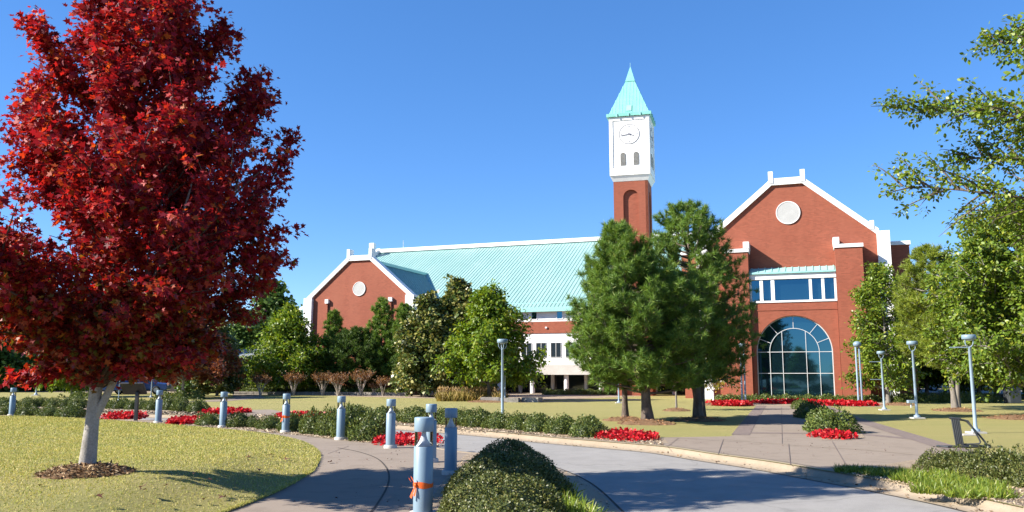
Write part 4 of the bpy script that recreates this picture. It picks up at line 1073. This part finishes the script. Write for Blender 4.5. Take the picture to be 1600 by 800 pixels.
for i in range(22):
    u = 384 + i * 12.4; shrub(far_b[i % 2], u, 616.2 + i * .05, 10, 607 + brn.uniform(-1.5, 1.5), 'low green shrub behind the stone wall', 'shrubs behind the stone wall')
for i in range(24):
    u = 388 + i * 11.2 + brn.uniform(-3, 3); shrub(far_b[i % 2], u, 614.5, 12, 600 + brn.uniform(-3, 3), 'dark shrub against the foot of the left gable', 'shrubs at the foot of the left gable')
for i in range(15):
    u = 1124 + i * 17.5 + brn.uniform(-3, 3); shrub(far_b[i % 2], u, 628.5, 13, 618 + brn.uniform(-1, 1), 'low shrub below the arched window', 'shrubs below the arched window')
for i in range(9):
    u = 1408 + i * 18 + brn.uniform(-4, 4); shrub(far_b[i % 2], u, 629.5, 13, 615 + brn.uniform(-2, 2), 'low green shrub along the back of the right lawn', 'shrubs along the back of the right lawn')
for i in range(12):
    u = 860 + i * 13 + brn.uniform(-4, 4); shrub(far_b[i % 2], u, 617, 11, 609 + brn.uniform(-1, 1), 'dark shrub at the foot of the white hall front', 'shrubs at the foot of the hall')
# island in the entrance walk
shrub(mid_b[0], 1256, 640, 14, 625, 'smallest shrub of the walk island nearest the arched window', depth=1.2)
shrub(mid_b[1], 1275, 654, 25, 629, 'dark shaded round shrub in the middle of the walk island', depth=1.2)
shrub(mid_b[2], 1306, 677, 38, 641, 'large green shrub of the walk island behind the red flowers', depth=1.25)
# hedge at the right in front of the bike rack
RG = 'low glossy shrub in the right hand bed beside the bike rack'
for i, (u, v, hw, tp_) in enumerate(((1480, 737, 34, 708), (1522, 743, 40, 706), (1572, 754, 42, 706), (1622, 763, 46, 710))):
    shrub(wide_b[i % 2], u, v, hw, tp_, RG, 'glossy shrubs in the right hand bed', depth=.9)

# flower patches
def flower_patch(u0, u1, v0, v1, h, label, seed, group=None, z=0.0, leaf=.06, n=None):
    rng = np.random.default_rng(seed)
    a0, a1 = G((u0 + u1) / 2, v0, z), G((u0 + u1) / 2, v1, z)
    cx = (G(u0, v1).x + G(u1, v1).x) / 2; cy = (a0.y + a1.y) / 2
    hx = (u1 - u0) / 2 * cy / F_PX; hy = max(.22, abs(a0.y - a1.y) / 2)
    npl = int(max(8, min(170, hx * hy * 4 / .050))) if n is None else n
    Pp = []; Dd = []; Nn = []
    for k in range(npl):
        r = math.sqrt(rng.uniform(0, 1)); a = rng.uniform(0, 6.28)
        px_, py_ = r * hx * math.cos(a), r * hy * math.sin(a)
        hh = h * rng.uniform(.7, 1.15) * (1.05 - .35 * r); m = 26 if leaf > .05 else 20
        uu = unit(rng, m); uu[:, 2] = np.abs(uu[:, 2])
        Pp.append(np.array([px_, py_, 0]) + uu * np.array([.15, .15, hh]) * rng.uniform(.6, 1, (m, 1)))
        Dd.append(uu * .8 + rng.normal(0, .5, (m, 3))); Nn.append(np.array([0, 0, .7]) + uu * .6 + rng.normal(0, .4, (m, 3)))
    Pp = np.concatenate(Pp); g = leaf_geo(Pp, np.concatenate(Dd), np.concatenate(Nn), leaf * rng.uniform(.7, 1.3, len(Pp)), WIDE)
    o = link('flower_patch', np_mesh('flower_patch', *g, [M['flower']])); o.location = (cx, cy, z)
    return tag(o, label, 'flowers', group)
flower_patch(942, 1036, 680, 690, .24, 'red flower patch at the road end of the far kerb hedge', 1, leaf=.07)
flower_patch(582, 685, 687, 697, .25, 'red flower patch beside the bollards nearest the round shrub', 2, leaf=.07)
flower_patch(1288, 1345, 681, 687, .22, 'red flower patch at the front of the walk island', 3, leaf=.075, n=34)
flower_patch(148, 200, 651, 656, .24, 'red flower patch just right of the red maple trunk', 4, leaf=.10)
flower_patch(250, 302, 658, 664, .24, 'red flower patch beside the second bollard from the left', 5, leaf=.10)
flower_patch(304, 372, 644, 648, .22, 'red flower patch across the road behind the third bollard', 6, leaf=.10)
flower_patch(427, 505, 650, 654, .22, 'red flower patch across the road behind the ribboned far bollard', 7, leaf=.10)
flower_patch(1120, 1186, 631.5, 635, .22, 'red flower border left of the walk below the brick pier', 8, leaf=.13)
flower_patch(1186, 1300, 629.5, 631.5, .2, 'long red flower border across the end of the entrance walk', 9, leaf=.13)
flower_patch(1296, 1384, 631.5, 635, .22, 'red flower border right of the walk beside the twin pole lamp', 10, leaf=.13)

def blades_clump(name, pos, label, cat, mat, n, rx, ry, h, w, seed, group=None, arch=.8, tmpl=BLADE, rz=0.0):
    rng = np.random.default_rng(seed)
    a = rng.uniform(0, 6.28, n); r = np.sqrt(rng.uniform(0, 1, n))
    P = np.stack([r * np.cos(a) * rx, r * np.sin(a) * ry, np.zeros(n)], 1)
    D = np.stack([rng.normal(0, arch, n), rng.normal(0, arch, n), np.full(n, 1.0)], 1)
    N = unit(rng, n)
    s = h * rng.uniform(.6, 1.15, n)
    g = leaf_geo(P, D, N, s, tmpl, w / h)
    o = link(name, np_mesh(name, *g, [mat])); o.location = pos; o.rotation_euler = (0, 0, rz)
    return tag(o, label, cat, group)
LR = 'strappy green clump of border grass in the right hand bed'
for i, (u, v, rx, ry) in enumerate(((1328, 738, .22, .2), (1352, 740, .26, .2), (1400, 741, .26, .2), (1432, 746, .24, .22), (1440, 756, .24, .22), (1462, 760, .26, .24), (1492, 764, .26, .24), (1480, 752, .26, .2), (1524, 772, .26, .22), (1540, 762, .26, .2), (1516, 758, .24, .2), (1450, 770, .2, .18), (1376, 744, .22, .16), (1418, 752, .2, .16), (1556, 778, .24, .2), (1506, 776, .22, .2), (1548, 768, .24, .2), (1470, 745, .24, .18))):
    blades_clump('border_grass', G(u, v), LR, 'border grass', M['liriope'], 300, rx * 1.15, ry * 1.1, .155, .017, 300 + i, 'border grass clumps in the right hand bed')
NR = 'strappy green clump of border grass beside the near hedge'
for i, (x, y) in enumerate(((.66, 11.3), (.74, 10.7), (.80, 10.15), (.84, 9.6), (.86, 9.1), (.86, 8.6), (.62, 10.3), (.66, 12.0))):
    blades_clump('border_grass', (x, y, .004), NR, 'border grass', M['liriope'], 200, .2, .24, .22, .015, 330 + i, 'border grass clumps beside the near hedge')
def orn(u0, u1, v, top, label, seed):
    g0, g1 = G(u0, v), G(u1, v); c = (g0 + g1) / 2; d = c.y; hx = (g1.x - g0.x) / 2; h = (v - top) * d / F_PX
    rng = np.random.default_rng(seed); n = int(2600 * hx / 2.6)
    root = empty('ornamental_grass', c); tag(root, label, 'ornamental grass')
    P = np.stack([rng.uniform(-hx, hx, n), rng.normal(0, .35, n), np.zeros(n)], 1)
    D = np.stack([rng.normal(0, .35, n), rng.normal(0, .35, n), np.ones(n)], 1)
    link('blades', np_mesh('blades', *leaf_geo(P, D, unit(rng, n), h * rng.uniform(.55, .95, n), BLADE, .06), [M['reed']]), root)
    k = n // 5; P = np.stack([rng.uniform(-hx, hx, k), rng.normal(0, .4, k), h * rng.uniform(.62, 1.0, k)], 1)
    D = np.stack([rng.normal(0, .5, k), rng.normal(0, .5, k), np.ones(k)], 1)
    link('plumes', np_mesh('plumes', *leaf_geo(P, D, unit(rng, k), .2 * rng.uniform(.7, 1.2, k), OVAL, .5), [M['plume']]), root)
orn(684, 760, 626.5, 607, 'long tawny ornamental grass bank left of the oak trunk', 1)
orn(770, 790, 627, 608, 'short tawny ornamental grass clump right of the oak trunk', 2)

# crape myrtles with bare stems and russet tops
def myrtle(seed):
    rng = np.random.default_rng(seed); paths = []; P = []; D = []
    for k in range(9):
        a = k * .7 + rng.uniform(0, .4); r = rng.uniform(.35, .75)
        p0 = np.array([.06 * math.cos(a), .06 * math.sin(a), 0]); p2 = np.array([r * math.cos(a), r * math.sin(a), rng.uniform(1.2, 1.5)])
        paths.append((bez(p0, (p0 + p2) / 2 + np.array([0, 0, .2]) - p2 * np.array([.2, .2, 0]), p2, 5), np.linspace(.035, .015, 5)))
        for j in range(9):
            q = p2 * rng.uniform(.72, 1.0) + np.array([0, 0, 0]); e = q + np.array([rng.normal(0, .25), rng.normal(0, .25), rng.uniform(.15, .6)])
            paths.append((np.array([q, e]), [.010, .004]))
            m = 12; P.append(q + (e - q) * rng.uniform(.2, 1.1, (m, 1)) + rng.normal(0, .07, (m, 3))); D.append(np.tile(e - q, (m, 1)) + rng.normal(0, .4, (m, 3)))
    P = np.concatenate(P); D = np.concatenate(D)
    return paths, leaf_geo(P, D, unit(rng, len(P)), .15 * rng.uniform(.6, 1.2, len(P)), DIAM)
my = myrtle(5); ML = 'russet crape myrtle with bare pale stems in the bed behind the stone wall'
src = None
for i, (u, top) in enumerate(((412, 584), (463, 582), (508, 582), (532, 583), (567, 578), (587, 598), (601, 589), (660, 586))):
    g = at_dist(u, 61.8 + (i % 3) * .5); s = (617.5 - top) * g.y / F_PX / 1.95
    if src is None: src = place_tree('crape_myrtle', ML, 'small tree', g, my[0], my[1], M['myrtle'], M['myrtlebark'], 'crape myrtles behind the stone wall', sides=5); src.scale = (s, s, s)
    else: copy_tree(src, g, ML, i * 1.3, s, s, 'crape myrtles behind the stone wall')

# ================================================================== mulch rings, chips, lawn blades (stuff)
def mulch(u, v, r, h, label_z, mat, chipmat, n, seed, zoff=0.0):
    c = G(u, v, zoff); rng = np.random.default_rng(seed)
    k = 28; V = [(0, 0, h)]; rings = (.25, .5, .75, .93, 1.06)
    for q in rings:
        for i in range(k):
            a = 2 * PI * i / k; rr = r * q * (1 + .07 * math.sin(3 * a + seed) + .05 * math.sin(7 * a))
            V.append((rr * math.cos(a), rr * math.sin(a), h * (1 - q ** 2 * .9) if q <= 1 else -.02))
    V = np.array(V); L1 = []; C1 = []
    for i in range(k): L1 += [0, 1 + i, 1 + (i + 1) % k]; C1.append(3)
    for j in range(len(rings) - 1):
        for i in range(k): L1 += [1 + j * k + i, 1 + (j + 1) * k + i, 1 + (j + 1) * k + (i + 1) % k, 1 + j * k + (i + 1) % k]; C1.append(4)
    a = rng.uniform(0, 6.28, n); q = np.sqrt(rng.uniform(0, 1.12, n))
    P = np.stack([q * r * np.cos(a), q * r * np.sin(a), np.maximum(h * (1 - q ** 2 * .9), .0) + rng.uniform(0, .02, n)], 1)
    D = unit(rng, n); D[:, 2] *= .3
    g = leaf_geo(P, D, np.array([0, 0, 1.0]) + rng.normal(0, .45, (n, 3)), rng.uniform(.03, .09, n) * (r / .6) ** .5, DIAM, .55)
    V, L_, C, idx = merge([(V, np.array(L1), np.array(C1)), g])
    o = link('mulch', np_mesh('mulch', V, L_, C, [mat, chipmat], idx)); o.location = c; o['kind'] = 'stuff'
    return o
mm = mulch(135, 741, .60, .13, 0, M['mulch'], M['chip'], 2600, 1, .285)
for i, (u, v, r) in enumerate(((1010, 662, .95), (979, 657, .8), (1092, 657, .9), (1114, 633, .8), (1057, 642, .6), (1494, 642, 1.0), (1596, 654, 1.2), (764, 628, 1.2), (1405, 633, .9))):
    mulch(u, v, r, .12, 0, M['mulch'], M['redchip'], 500, 10 + i)

def chips(name, poly, n, mat, smin, smax, seed, z=.012):
    rng = np.random.default_rng(seed); poly = [(p[0], p[1]) for p in poly]
    A = np.array(poly); lo, hi = A.min(0), A.max(0); P = np.zeros((0, 2))
    while len(P) < n:
        q = rng.uniform(lo, hi, (n * 2, 2)); P = np.concatenate([P, q[inside(poly, q[:, 0], q[:, 1])]])
    P = P[:n]; P3 = np.concatenate([P, z + rng.uniform(0, .012, (n, 1))], 1)
    D = unit(rng, n); D[:, 2] *= .25
    g = leaf_geo(P3, D, np.array([0, 0, 1.0]) + rng.normal(0, .4, (n, 3)), rng.uniform(smin, smax, n), DIAM, 1.2)
    o = link(name, np_mesh(name, *g, [mat])); o['kind'] = 'stuff'
chips('gravel', px([(1315, 738), (1400, 757), (1500, 774), (1560, 785), (1620, 798), (1620, 765), (1560, 748), (1480, 735), (1400, 732), (1330, 732)]), 5200, M['pebble'], .015, .05, 1)
chips('gravel', px([(640, 666), (760, 674), (860, 682.5), (940, 688), (1040, 697), (1030, 688), (940, 681), (860, 674), (760, 667), (640, 659)]), 6000, M['pebble'], .02, .07, 2)
chips('gravel', px([(0, 640), (205, 646), (400, 652), (640, 665), (640, 659), (400, 648), (205, 641), (0, 636)]), 4500, M['pebble'], .04, .11, 3)
chips('gravel', px([(250, 662), (350, 670), (470, 681), (560, 691), (690, 699), (690, 692), (560, 684), (450, 672), (350, 664), (250, 657)]), 4000, M['pebble'], .02, .07, 4)
chips('gravel', px([(700, 745), (720, 722), (845, 728), (878, 746), (920, 795), (880, 800), (700, 790)]), 4500, M['pebble'], .015, .045, 5)

def litter(curve, off, n, seed, z):
    rng = np.random.default_rng(seed); c = [p for p in offset(curve, off) if 6 < p.y < 36 and abs(p.x) < 12]
    k = rng.integers(0, len(c) - 1, n); A = np.array([tuple(p) for p in c]); t = rng.uniform(0, 1, (n, 1))
    P = A[k] * (1 - t) + A[k + 1] * t + np.concatenate([rng.normal(0, .10, (n, 2)), np.full((n, 1), z)], 1)
    D = unit(rng, n); D[:, 2] *= .2
    o = link('leaf_litter', np_mesh('leaf_litter', *leaf_geo(P, D, np.array([0, 0, 1.0]) + rng.normal(0, .3, (n, 3)), rng.uniform(.02, .07, n), OVAL), [M['chip']])); o['kind'] = 'stuff'
litter(curveB, -.26, 420, 3, -.108); litter(curveA, .3, 260, 4, -.108)
rg = np.random.default_rng(31); q = []
for u0, u1, v0, v1, n in ((480, 690, 690, 735, 60), (1000, 1400, 686, 712, 110), (1160, 1290, 640, 680, 50), (420, 640, 740, 800, 30)):
    for i in range(n): q.append(tuple(G(rg.uniform(u0, u1), rg.uniform(v0, v1), .014)))
q = np.array(q); dd = unit(rg, len(q)); dd[:, 2] *= .2
o = link('leaf_litter', np_mesh('leaf_litter', *leaf_geo(q, dd, np.array([0, 0, 1.0]) + rg.normal(0, .3, (len(q), 3)), rg.uniform(.015, .05, len(q)), OVAL), [M['drop']])); o['kind'] = 'stuff'

def lawn_blades():
    rng = np.random.default_rng(9); n = 230000
    d = rng.uniform(0, 1, n) ** .8; y = 8.2 + d * 25.5; x = rng.uniform(-.66, .02, n) * y
    ok_ = inside([tuple(p) for p in LAWN_EDGE], x, y); x, y = x[ok_], y[ok_]
    keep = np.hypot(x - MAPLE_P.x, y - MAPLE_P.y + .15) > .62
    x, y = x[keep], y[keep]; n = len(x)
    z = np.concatenate([lawn_z(x[i:i + 8000], y[i:i + 8000]) for i in range(0, n, 8000)]) - .004
    P = np.stack([x, y, z], 1); D = np.stack([rng.normal(0, .7, n), rng.normal(0, .7, n), np.ones(n)], 1)
    sc = .55 + y / 19
    g = leaf_geo(P, D, unit(rng, n), .026 * rng.uniform(.6, 1.3, n) * sc, NEED, .40)
    e = LAWN_EDGE; m = 7000                              # ragged tufts along the trimmed edge
    k = rng.integers(0, len(e) - 1, m); t = rng.uniform(0, 1, (m, 1)); Q = e[k] * (1 - t) + e[(k + 1) % len(e)] * t
    Q = Q[(Q[:, 1] > 5) & (Q[:, 1] < 34) & (Q[:, 0] > -25)]; m = len(Q)
    P2 = np.concatenate([Q + rng.normal(0, .018, (m, 2)), np.full((m, 1), .022)], 1)
    g2 = leaf_geo(P2, np.stack([rng.normal(0, .8, m), rng.normal(0, .8, m), np.full(m, .8)], 1), unit(rng, m), .04 * rng.uniform(.6, 1.3, m), NEED, .3)
    V, L_, C, _ = merge([g, g2])
    o = link('grass', np_mesh('grass', V, L_, C, [M['blade']])); o['kind'] = 'stuff'
lawn_blades()
# dry leaves dropped on the left lawn
rng = np.random.default_rng(12)
lm = np_mesh('fallen_leaf', *leaf_geo(np.zeros((1, 3)), np.array([[0, 1.0, .1]]), np.array([[0, .1, 1.0]]), [.068], [(x, y, z * 2.2 + .1 * x * x) for x, y, z in MAPLE]), [M['drop']])
for i, (u, v) in enumerate(((246, 711), (326, 707), (385, 717), (389, 720), (224, 768), (222, 763), (256, 762), (316, 782), (352, 779), (238, 790), (78, 712), (180, 727), (330, 752), (305, 741), (276, 720), (366, 703), (420, 713), (447, 720), (62, 760), (150, 777), (405, 735), (263, 700), (500, 712), (512, 724))):
    g = G(u, v, .03); z = float(lawn_z(np.array([g.x]), np.array([g.y]))[0]) if u < 490 else .0
    g = G(u, v, z); o = link('fallen_leaf', lm); o.location = g + Vector((0, 0, .022)); o.scale = (1.0 + .4 * (i % 3),) * 3
    o.rotation_euler = (brn.uniform(-.3, .3), brn.uniform(-.3, .3), brn.uniform(0, 6.28))
    tag(o, 'dry brown leaf dropped on the left lawn or walk', 'leaf', 'dry leaves on the left lawn')

# ================================================================== BOLLARDS, LAMPS, RACK, SIGN, CARS
def make_bollard():
    r = empty('bollard')
    MB().lathe([(.15, -.02), (.15, .05), (.14, .07)], 28).build('base', M['concretebase'], r)
    MB().lathe([(.107, .071), (.107, .77), (.101, .778)], 32).build('post', M['steelblue'], r)
    MB().lathe([(.100, .779), (.100, .94)], 32, cap=False).build('lens', M['lens'], r)
    MB().lathe([(.088, .779), (.07, .80), (.042, .85), (.027, .90), (.023, .938)], 24).build('reflector', M['reflector'], r)
    MB().lathe([(.104, .94), (.107, .946), (.107, 1.088), (.102, 1.096), (.0, 1.10)], 32, cap=False).build('cap', M['steelblue'], r)
    return r
bol = [(18, 650, 'leftmost pale blue bollard beside the low shrubs'), (247, 661, 'pale blue bollard right of the black post'), (348, 668, 'pale blue bollard between two red flower patches'),
       (446, 676, 'pale blue bollard with an orange ribbon at the far lawn edge'), (532, 687, 'pale blue bollard left of the largest round shrub'), (610, 700, 'pale blue bollard in front of the near red flower patch'),
       (673, 722, 'half hidden pale blue bollard directly behind the nearest one'), (704, 741, 'dark shaded blue bollard beside the near hedge'), (660.5, 809, 'nearest pale blue bollard tied with an orange ribbon')]
src = None
for u, v, l in bol:
    o = make_bollard() if src is None else dup(src)
    src = src or o; o.location = G(u, v); o.rotation_euler = (0, 0, u); tag(o, l, 'bollard', 'bollards along the walk')
    if v > 800: o.scale = (1.09, 1.09, 1.065)
def ribbon(u, v, z, label, rad=.107):
    K_ = rad / .1265; g = G(u, v); r = empty('ribbon', (g.x, g.y, z)); tag(r, label, 'ribbon'); r.scale = (K_, K_, 1)
    m = MB()
    vs = []; n = 28
    for i in range(n):
        a = 2 * PI * i / n; w = .030 + .008 * math.sin(3 * a); dz = .008 * math.sin(a * 2)
        vs += [(.1285 * math.cos(a), .1285 * math.sin(a), dz - w), (.130 * math.cos(a), .130 * math.sin(a), dz), (.1285 * math.cos(a), .1285 * math.sin(a), dz + w)]
    fs = []
    for i in range(n):
        j = (i + 1) % n
        for k in (0, 1): fs.append((i * 3 + k, j * 3 + k, j * 3 + k + 1, i * 3 + k + 1))
    m.add(vs, fs, True); m.build('band', M['ribbon'], r)
    t_ = MB(); a = R(232); c, s = math.cos(a) * .138, math.sin(a) * .138
    for q in (((0, 0, 0), (-.03, -.01, -.06), (-.06, -.01, -.14), .026), ((0, 0, 0), (-.03, -.02, .05), (-.055, -.015, .10), .022), ((0, 0, 0), (.01, -.02, -.05), (-.015, -.02, -.12), .022), ((0, 0, 0), (-.05, -.02, .02), (-.085, -.01, .085), .02)):
        p = bez(np.array(q[0]), np.array(q[1]), np.array(q[2]), 6); w = q[3]
        vs = []
        for i, x in enumerate(p):
            ww = w * (.5 + .5 * i / 5)
            vs += [(c + x[0] - ww * .5, s + x[1] + ww * .3, x[2] + ww * .4), (c + x[0] + ww * .5, s + x[1] - ww * .3, x[2] - ww * .4)]
        t_.add(vs, [(2 * i, 2 * i + 1, 2 * i + 3, 2 * i + 2) for i in range(5)], True)
    t_.lathe([(.0, -.03), (.022, -.015), (.022, .015), (0, .03)], 10, (c, s, 0), cap=False)
    t_.build('bow', M['ribbon'], r)
ribbon(660.5, 809, .385, 'orange ribbon tied round the nearest bollard', .117); ribbon(446, 676, .45, 'orange ribbon tied round the far lawn edge bollard')
pk_ = MB(); pk_.lathe([(.102, -.03), (.106, 0), (.101, .03)], 24, cap=False)
o = pk_.build('tape', M['pinkribbon'], None, MAPLE_P + Vector((.08, 0, 1.42))); tag(o, 'bright pink tape round the pale maple trunk', 'tape')

def make_lamp(h, r=.205):
    root = empty('street_lamp'); s = M['steelpale']
    MB().box(-.22, .22, -.22, .22, -.02, .05).build('base_plate', M['concretebase'], root)
    m = MB().lathe([(.12, .051), (.12, .12), (.068, .14), (.054, .2), (.044, h - .42), (.054, h - .41), (.054, h - .37)], 16); m.build('pole', s, root)
    y = MB()
    for a in (0, PI / 2, PI, 3 * PI / 2):
        c, q = math.cos(a + .3), math.sin(a + .3)
        y.tube([(0, 0, h - .39), (.09 * c, .09 * q, h - .36), (.15 * c, .15 * q, h - .28), (.155 * c, .155 * q, h - .15)], .016, 6)
    y.build('yoke', s, root)
    MB().lathe([(.0, h - .155), (r * .93, h - .15), (r, h - .135), (r * 1.0, h - .03), (r * .9, h - .005), (0, h)], 28, cap=False).build('lamp_hood', M['steelblue'], root)
    MB().lathe([(.05, h - .19), (.10, h - .18), (.10, h - .156)], 16).build('lamp_lens', M['reflector'], root)
    return root
lamps = [(785, 655, 533, 'pale blue lamp post rising from the far kerb hedge'), (1433, 654, 536, 'pale blue lamp post on the right lawn beside a small ground box'), (1382, 641, 551, 'shorter pale lamp post with two side arms near the entrance'),
         (1525, 677, 527, 'pale blue lamp post behind the bike rack with its hood in the leaves'), (56, 618, 546, 'lamp post at the left between the two shrub rows'), (185, 626, 592, 'lamp post half hidden behind the maple fork'),
         (789, 628, 574, 'farther lamp post behind the spreading oak'), (683, 613, 568, 'thin lamp post before the magnolias'), (357, 615, 569, 'lamp post before the low grey roof'), (236, 621, 570, 'shaded lamp post behind the red maple leaves'), (311, 618, 575, 'shaded lamp post behind the smaller red maple'),
         (967, 630, 560, 'pale lamp post behind the bushy pine')]
src = None
for u, v, tp_, l in lamps:
    g = G(u, v); h = (v - tp_) * g.y / F_PX * 1.005; H0 = 3.0
    if src is None: o = src = make_lamp(H0)
    else: o = dup(src)
    o.location = g; s = max(h, 1.5) / H0; o.scale = (min(s, 1.0), min(s, 1.0), s); tag(o, l, 'lamp post', 'lamp posts')
    if u in (1382, 1525):
        for zz in ((2.45, 1.55) if u == 1382 else (2.6,)):
            MB().tube([(-.04, 0, zz), (-.62, 0, zz)], .018, 8).build('banner_arm', M['steelpale'], o)
    if u == 357:
        MB().tube([(.04, 0, 2.35), (.35, 0, 2.65), (.6, 0, 2.9)], .05, 8).build('side_arm', M['steelpale'], o)
def make_twin():
    root = empty('twin_pole_lamp'); h = 3.1
    MB().box(-.2, .3, -.2, .2, -.02, .05).build('base_plate', M['concretebase'], root)
    for x in (0, .18): MB().lathe([(.055, .051), (.05, h - .15)], 12, (x, 0, 0)).build('pole', M['steelpale'], root)
    MB().lathe([(.04, h - .15), (.16, h - .12), (.21, h - .02), (.20, h + .06), (.12, h + .14), (0, h + .16)], 20, (.09, 0, 0)).build('lamp_globe', M['steelblue'], root)
    return root
tA = make_twin(); g = G(1342, 632.5); tA.location = g; tA.scale = (1, 1, (632.5 - 535) * g.y / F_PX / 3.26); tag(tA, 'twin pole lamp with round head right of the arched window', 'lamp post')
tB = dup(tA); g = G(1160, 631); tB.location = g; tag(tB, 'twin pole lamp half behind pine branches left of the arched window', 'lamp post')

# bike rack
br = empty('bike_rack', G(1503, 699), R(-14)); tag(br, 'dark grey steel bike rack at the edge of the concrete plaza', 'bike rack')
x0, x1 = -.30, .30
def pipe(name, pts, r): return MB().tube(spline(pts, 5), r, 10).build(name, M['rack'], br)
pipe('hoop', [(-.06, .12, .62), (.12, .12, .60), (.22, .12, .52), (.52, .12, .12), (.50, .12, .04), (.40, .12, .03), (.0, .12, .035)], .022)
pipe('hoop', [(-.02, -.12, .63), (.10, -.12, .61), (.16, -.12, .56), (.34, -.12, .20), (.34, -.12, .11), (.24, -.12, .09), (.0, -.12, .08)], .019)
MB().tube([(-.52, -.18, .03), (.42, .10, .03)], .02, 8).tube([(-.40, -.32, .03), (.50, -.02, .03)], .02, 8).build('foot_rail', M['rack'], br)
MB().tube([(-.55, -.10, .03), (-.36, -.36, .03)], .024, 8).tube([(.40, .20, .03), (.55, -.14, .03)], .024, 8).build('foot_bar', M['rack'], br)
bb = MB()
for i in range(5):
    x = -.15 + i * .036; bb.tube([(x, -.16, .03), (x - .06, -.16, .66)], .019, 8)
bb.tube([(-.26, -.16, .665), (-.02, -.16, .655)], .024, 8)
bb.build('upright_bars', M['rack'], br)
MB().tube([(.52, .10, .10), (.66, .22, .03)], .014, 8).tube([(.50, .10, .04), (.66, .22, .03)], .012, 8).build('brace', M['rack'], br)

# black signpost by the walk
sg = empty('info_sign', G(212, 657.5)); tag(sg, 'black post with a tilted black panel beside the walk under the maple', 'sign')
MB().box(-.055, .055, -.055, .055, 0, 1.0).build('post', M['black'], sg, bevel=.008)
pn = MB().box(-.42, .42, -.03, .03, -.26, .26).build('panel', M['black'], sg, bevel=.01); pn.location = (-.12, -.06, 1.14); pn.rotation_euler = (R(42), 0, 0)
# small box on the lawn
ub = empty('utility_box', G(1424, 637)); tag(ub, 'small pale box on a stub post beside the right lawn lamp', 'utility box')
MB().box(-.17, .17, -.1, .1, .22, .36).build('box', M['steelpale'], ub, bevel=.015); MB().box(-.03, .03, -.03, .03, -.02, .219).build('stub', M['steelgrey'], ub)
o = MB().box(-.35, .12, -.2, .2, 0, .03).build('ground_slab', M['concretebase'], None, G(1519, 680)); tag(o, 'small pale concrete slab at the foot of the lamp behind the bike rack', 'slab')

def make_car(paint):
    r = empty('parked_car')
    side = [(-2.15, .32), (2.15, .32), (2.2, .62), (2.1, .82), (1.15, .95), (.55, 1.42), (-1.0, 1.45), (-1.75, 1.0), (-2.15, .92), (-2.22, .6)]
    MB().prism_y(side, -.86, .86).build('body', paint, r, bevel=.07)
    for s in (-1, 1):
        MB().prism_y([(-1.45, .98), (.98, .98), (.50, 1.35), (-.95, 1.37)], *sorted((s * .861, s * .875))).build('window', M['darkglass'], r)
        for x in (-1.35, 1.38):
            w = MB().lathe([(.2, -.11), (.31, -.1), (.33, -.05), (.33, .05), (.31, .1), (.2, .11)], 20).build('wheel', M['tyre'], r); w.location = (x, s * .78, .33); w.rotation_euler = (PI / 2, 0, 0)
            q = MB().lathe([(.19, -.115), (.19, .115)], 16).build('rim', M['steelgrey'], w)
        MB().box(2.12, 2.215, *sorted((s * .5, s * .8)), .62, .76).build('headlight', M['reflector'], r)
    return r
cA = make_car(M['carblue']); cA.location = at_dist(186, 66); cA.rotation_euler = (0, 0, .2); tag(cA, 'blue car parked in shade behind the maple fork', 'car')
cB = dup(cA); cB.location = at_dist(226, 67); tag(cB, 'second blue car parked in shade right of the maple fork', 'car')
cC = make_car(M['carwhite']); cC.location = at_dist(1474, 78); cC.rotation_euler = (0, 0, -.3); tag(cC, 'white car parked behind the leaning pine trunk', 'car')
cD = dup(cC); cD.location = at_dist(1512, 80); tag(cD, 'white car farther right behind the shaded grove', 'car')
# grey bin in the shaded grove
gb_ = empty('waste_bin', at_dist(1571, 47)); tag(gb_, 'grey square waste bin among the dark trunks at the right', 'bin')
MB().box(-.32, .32, -.32, .32, 0, .95).build('body', M['rack'], gb_, bevel=.03); MB().box(-.36, .36, -.36, .36, .951, 1.05).build('lid', M['black'], gb_, bevel=.03)
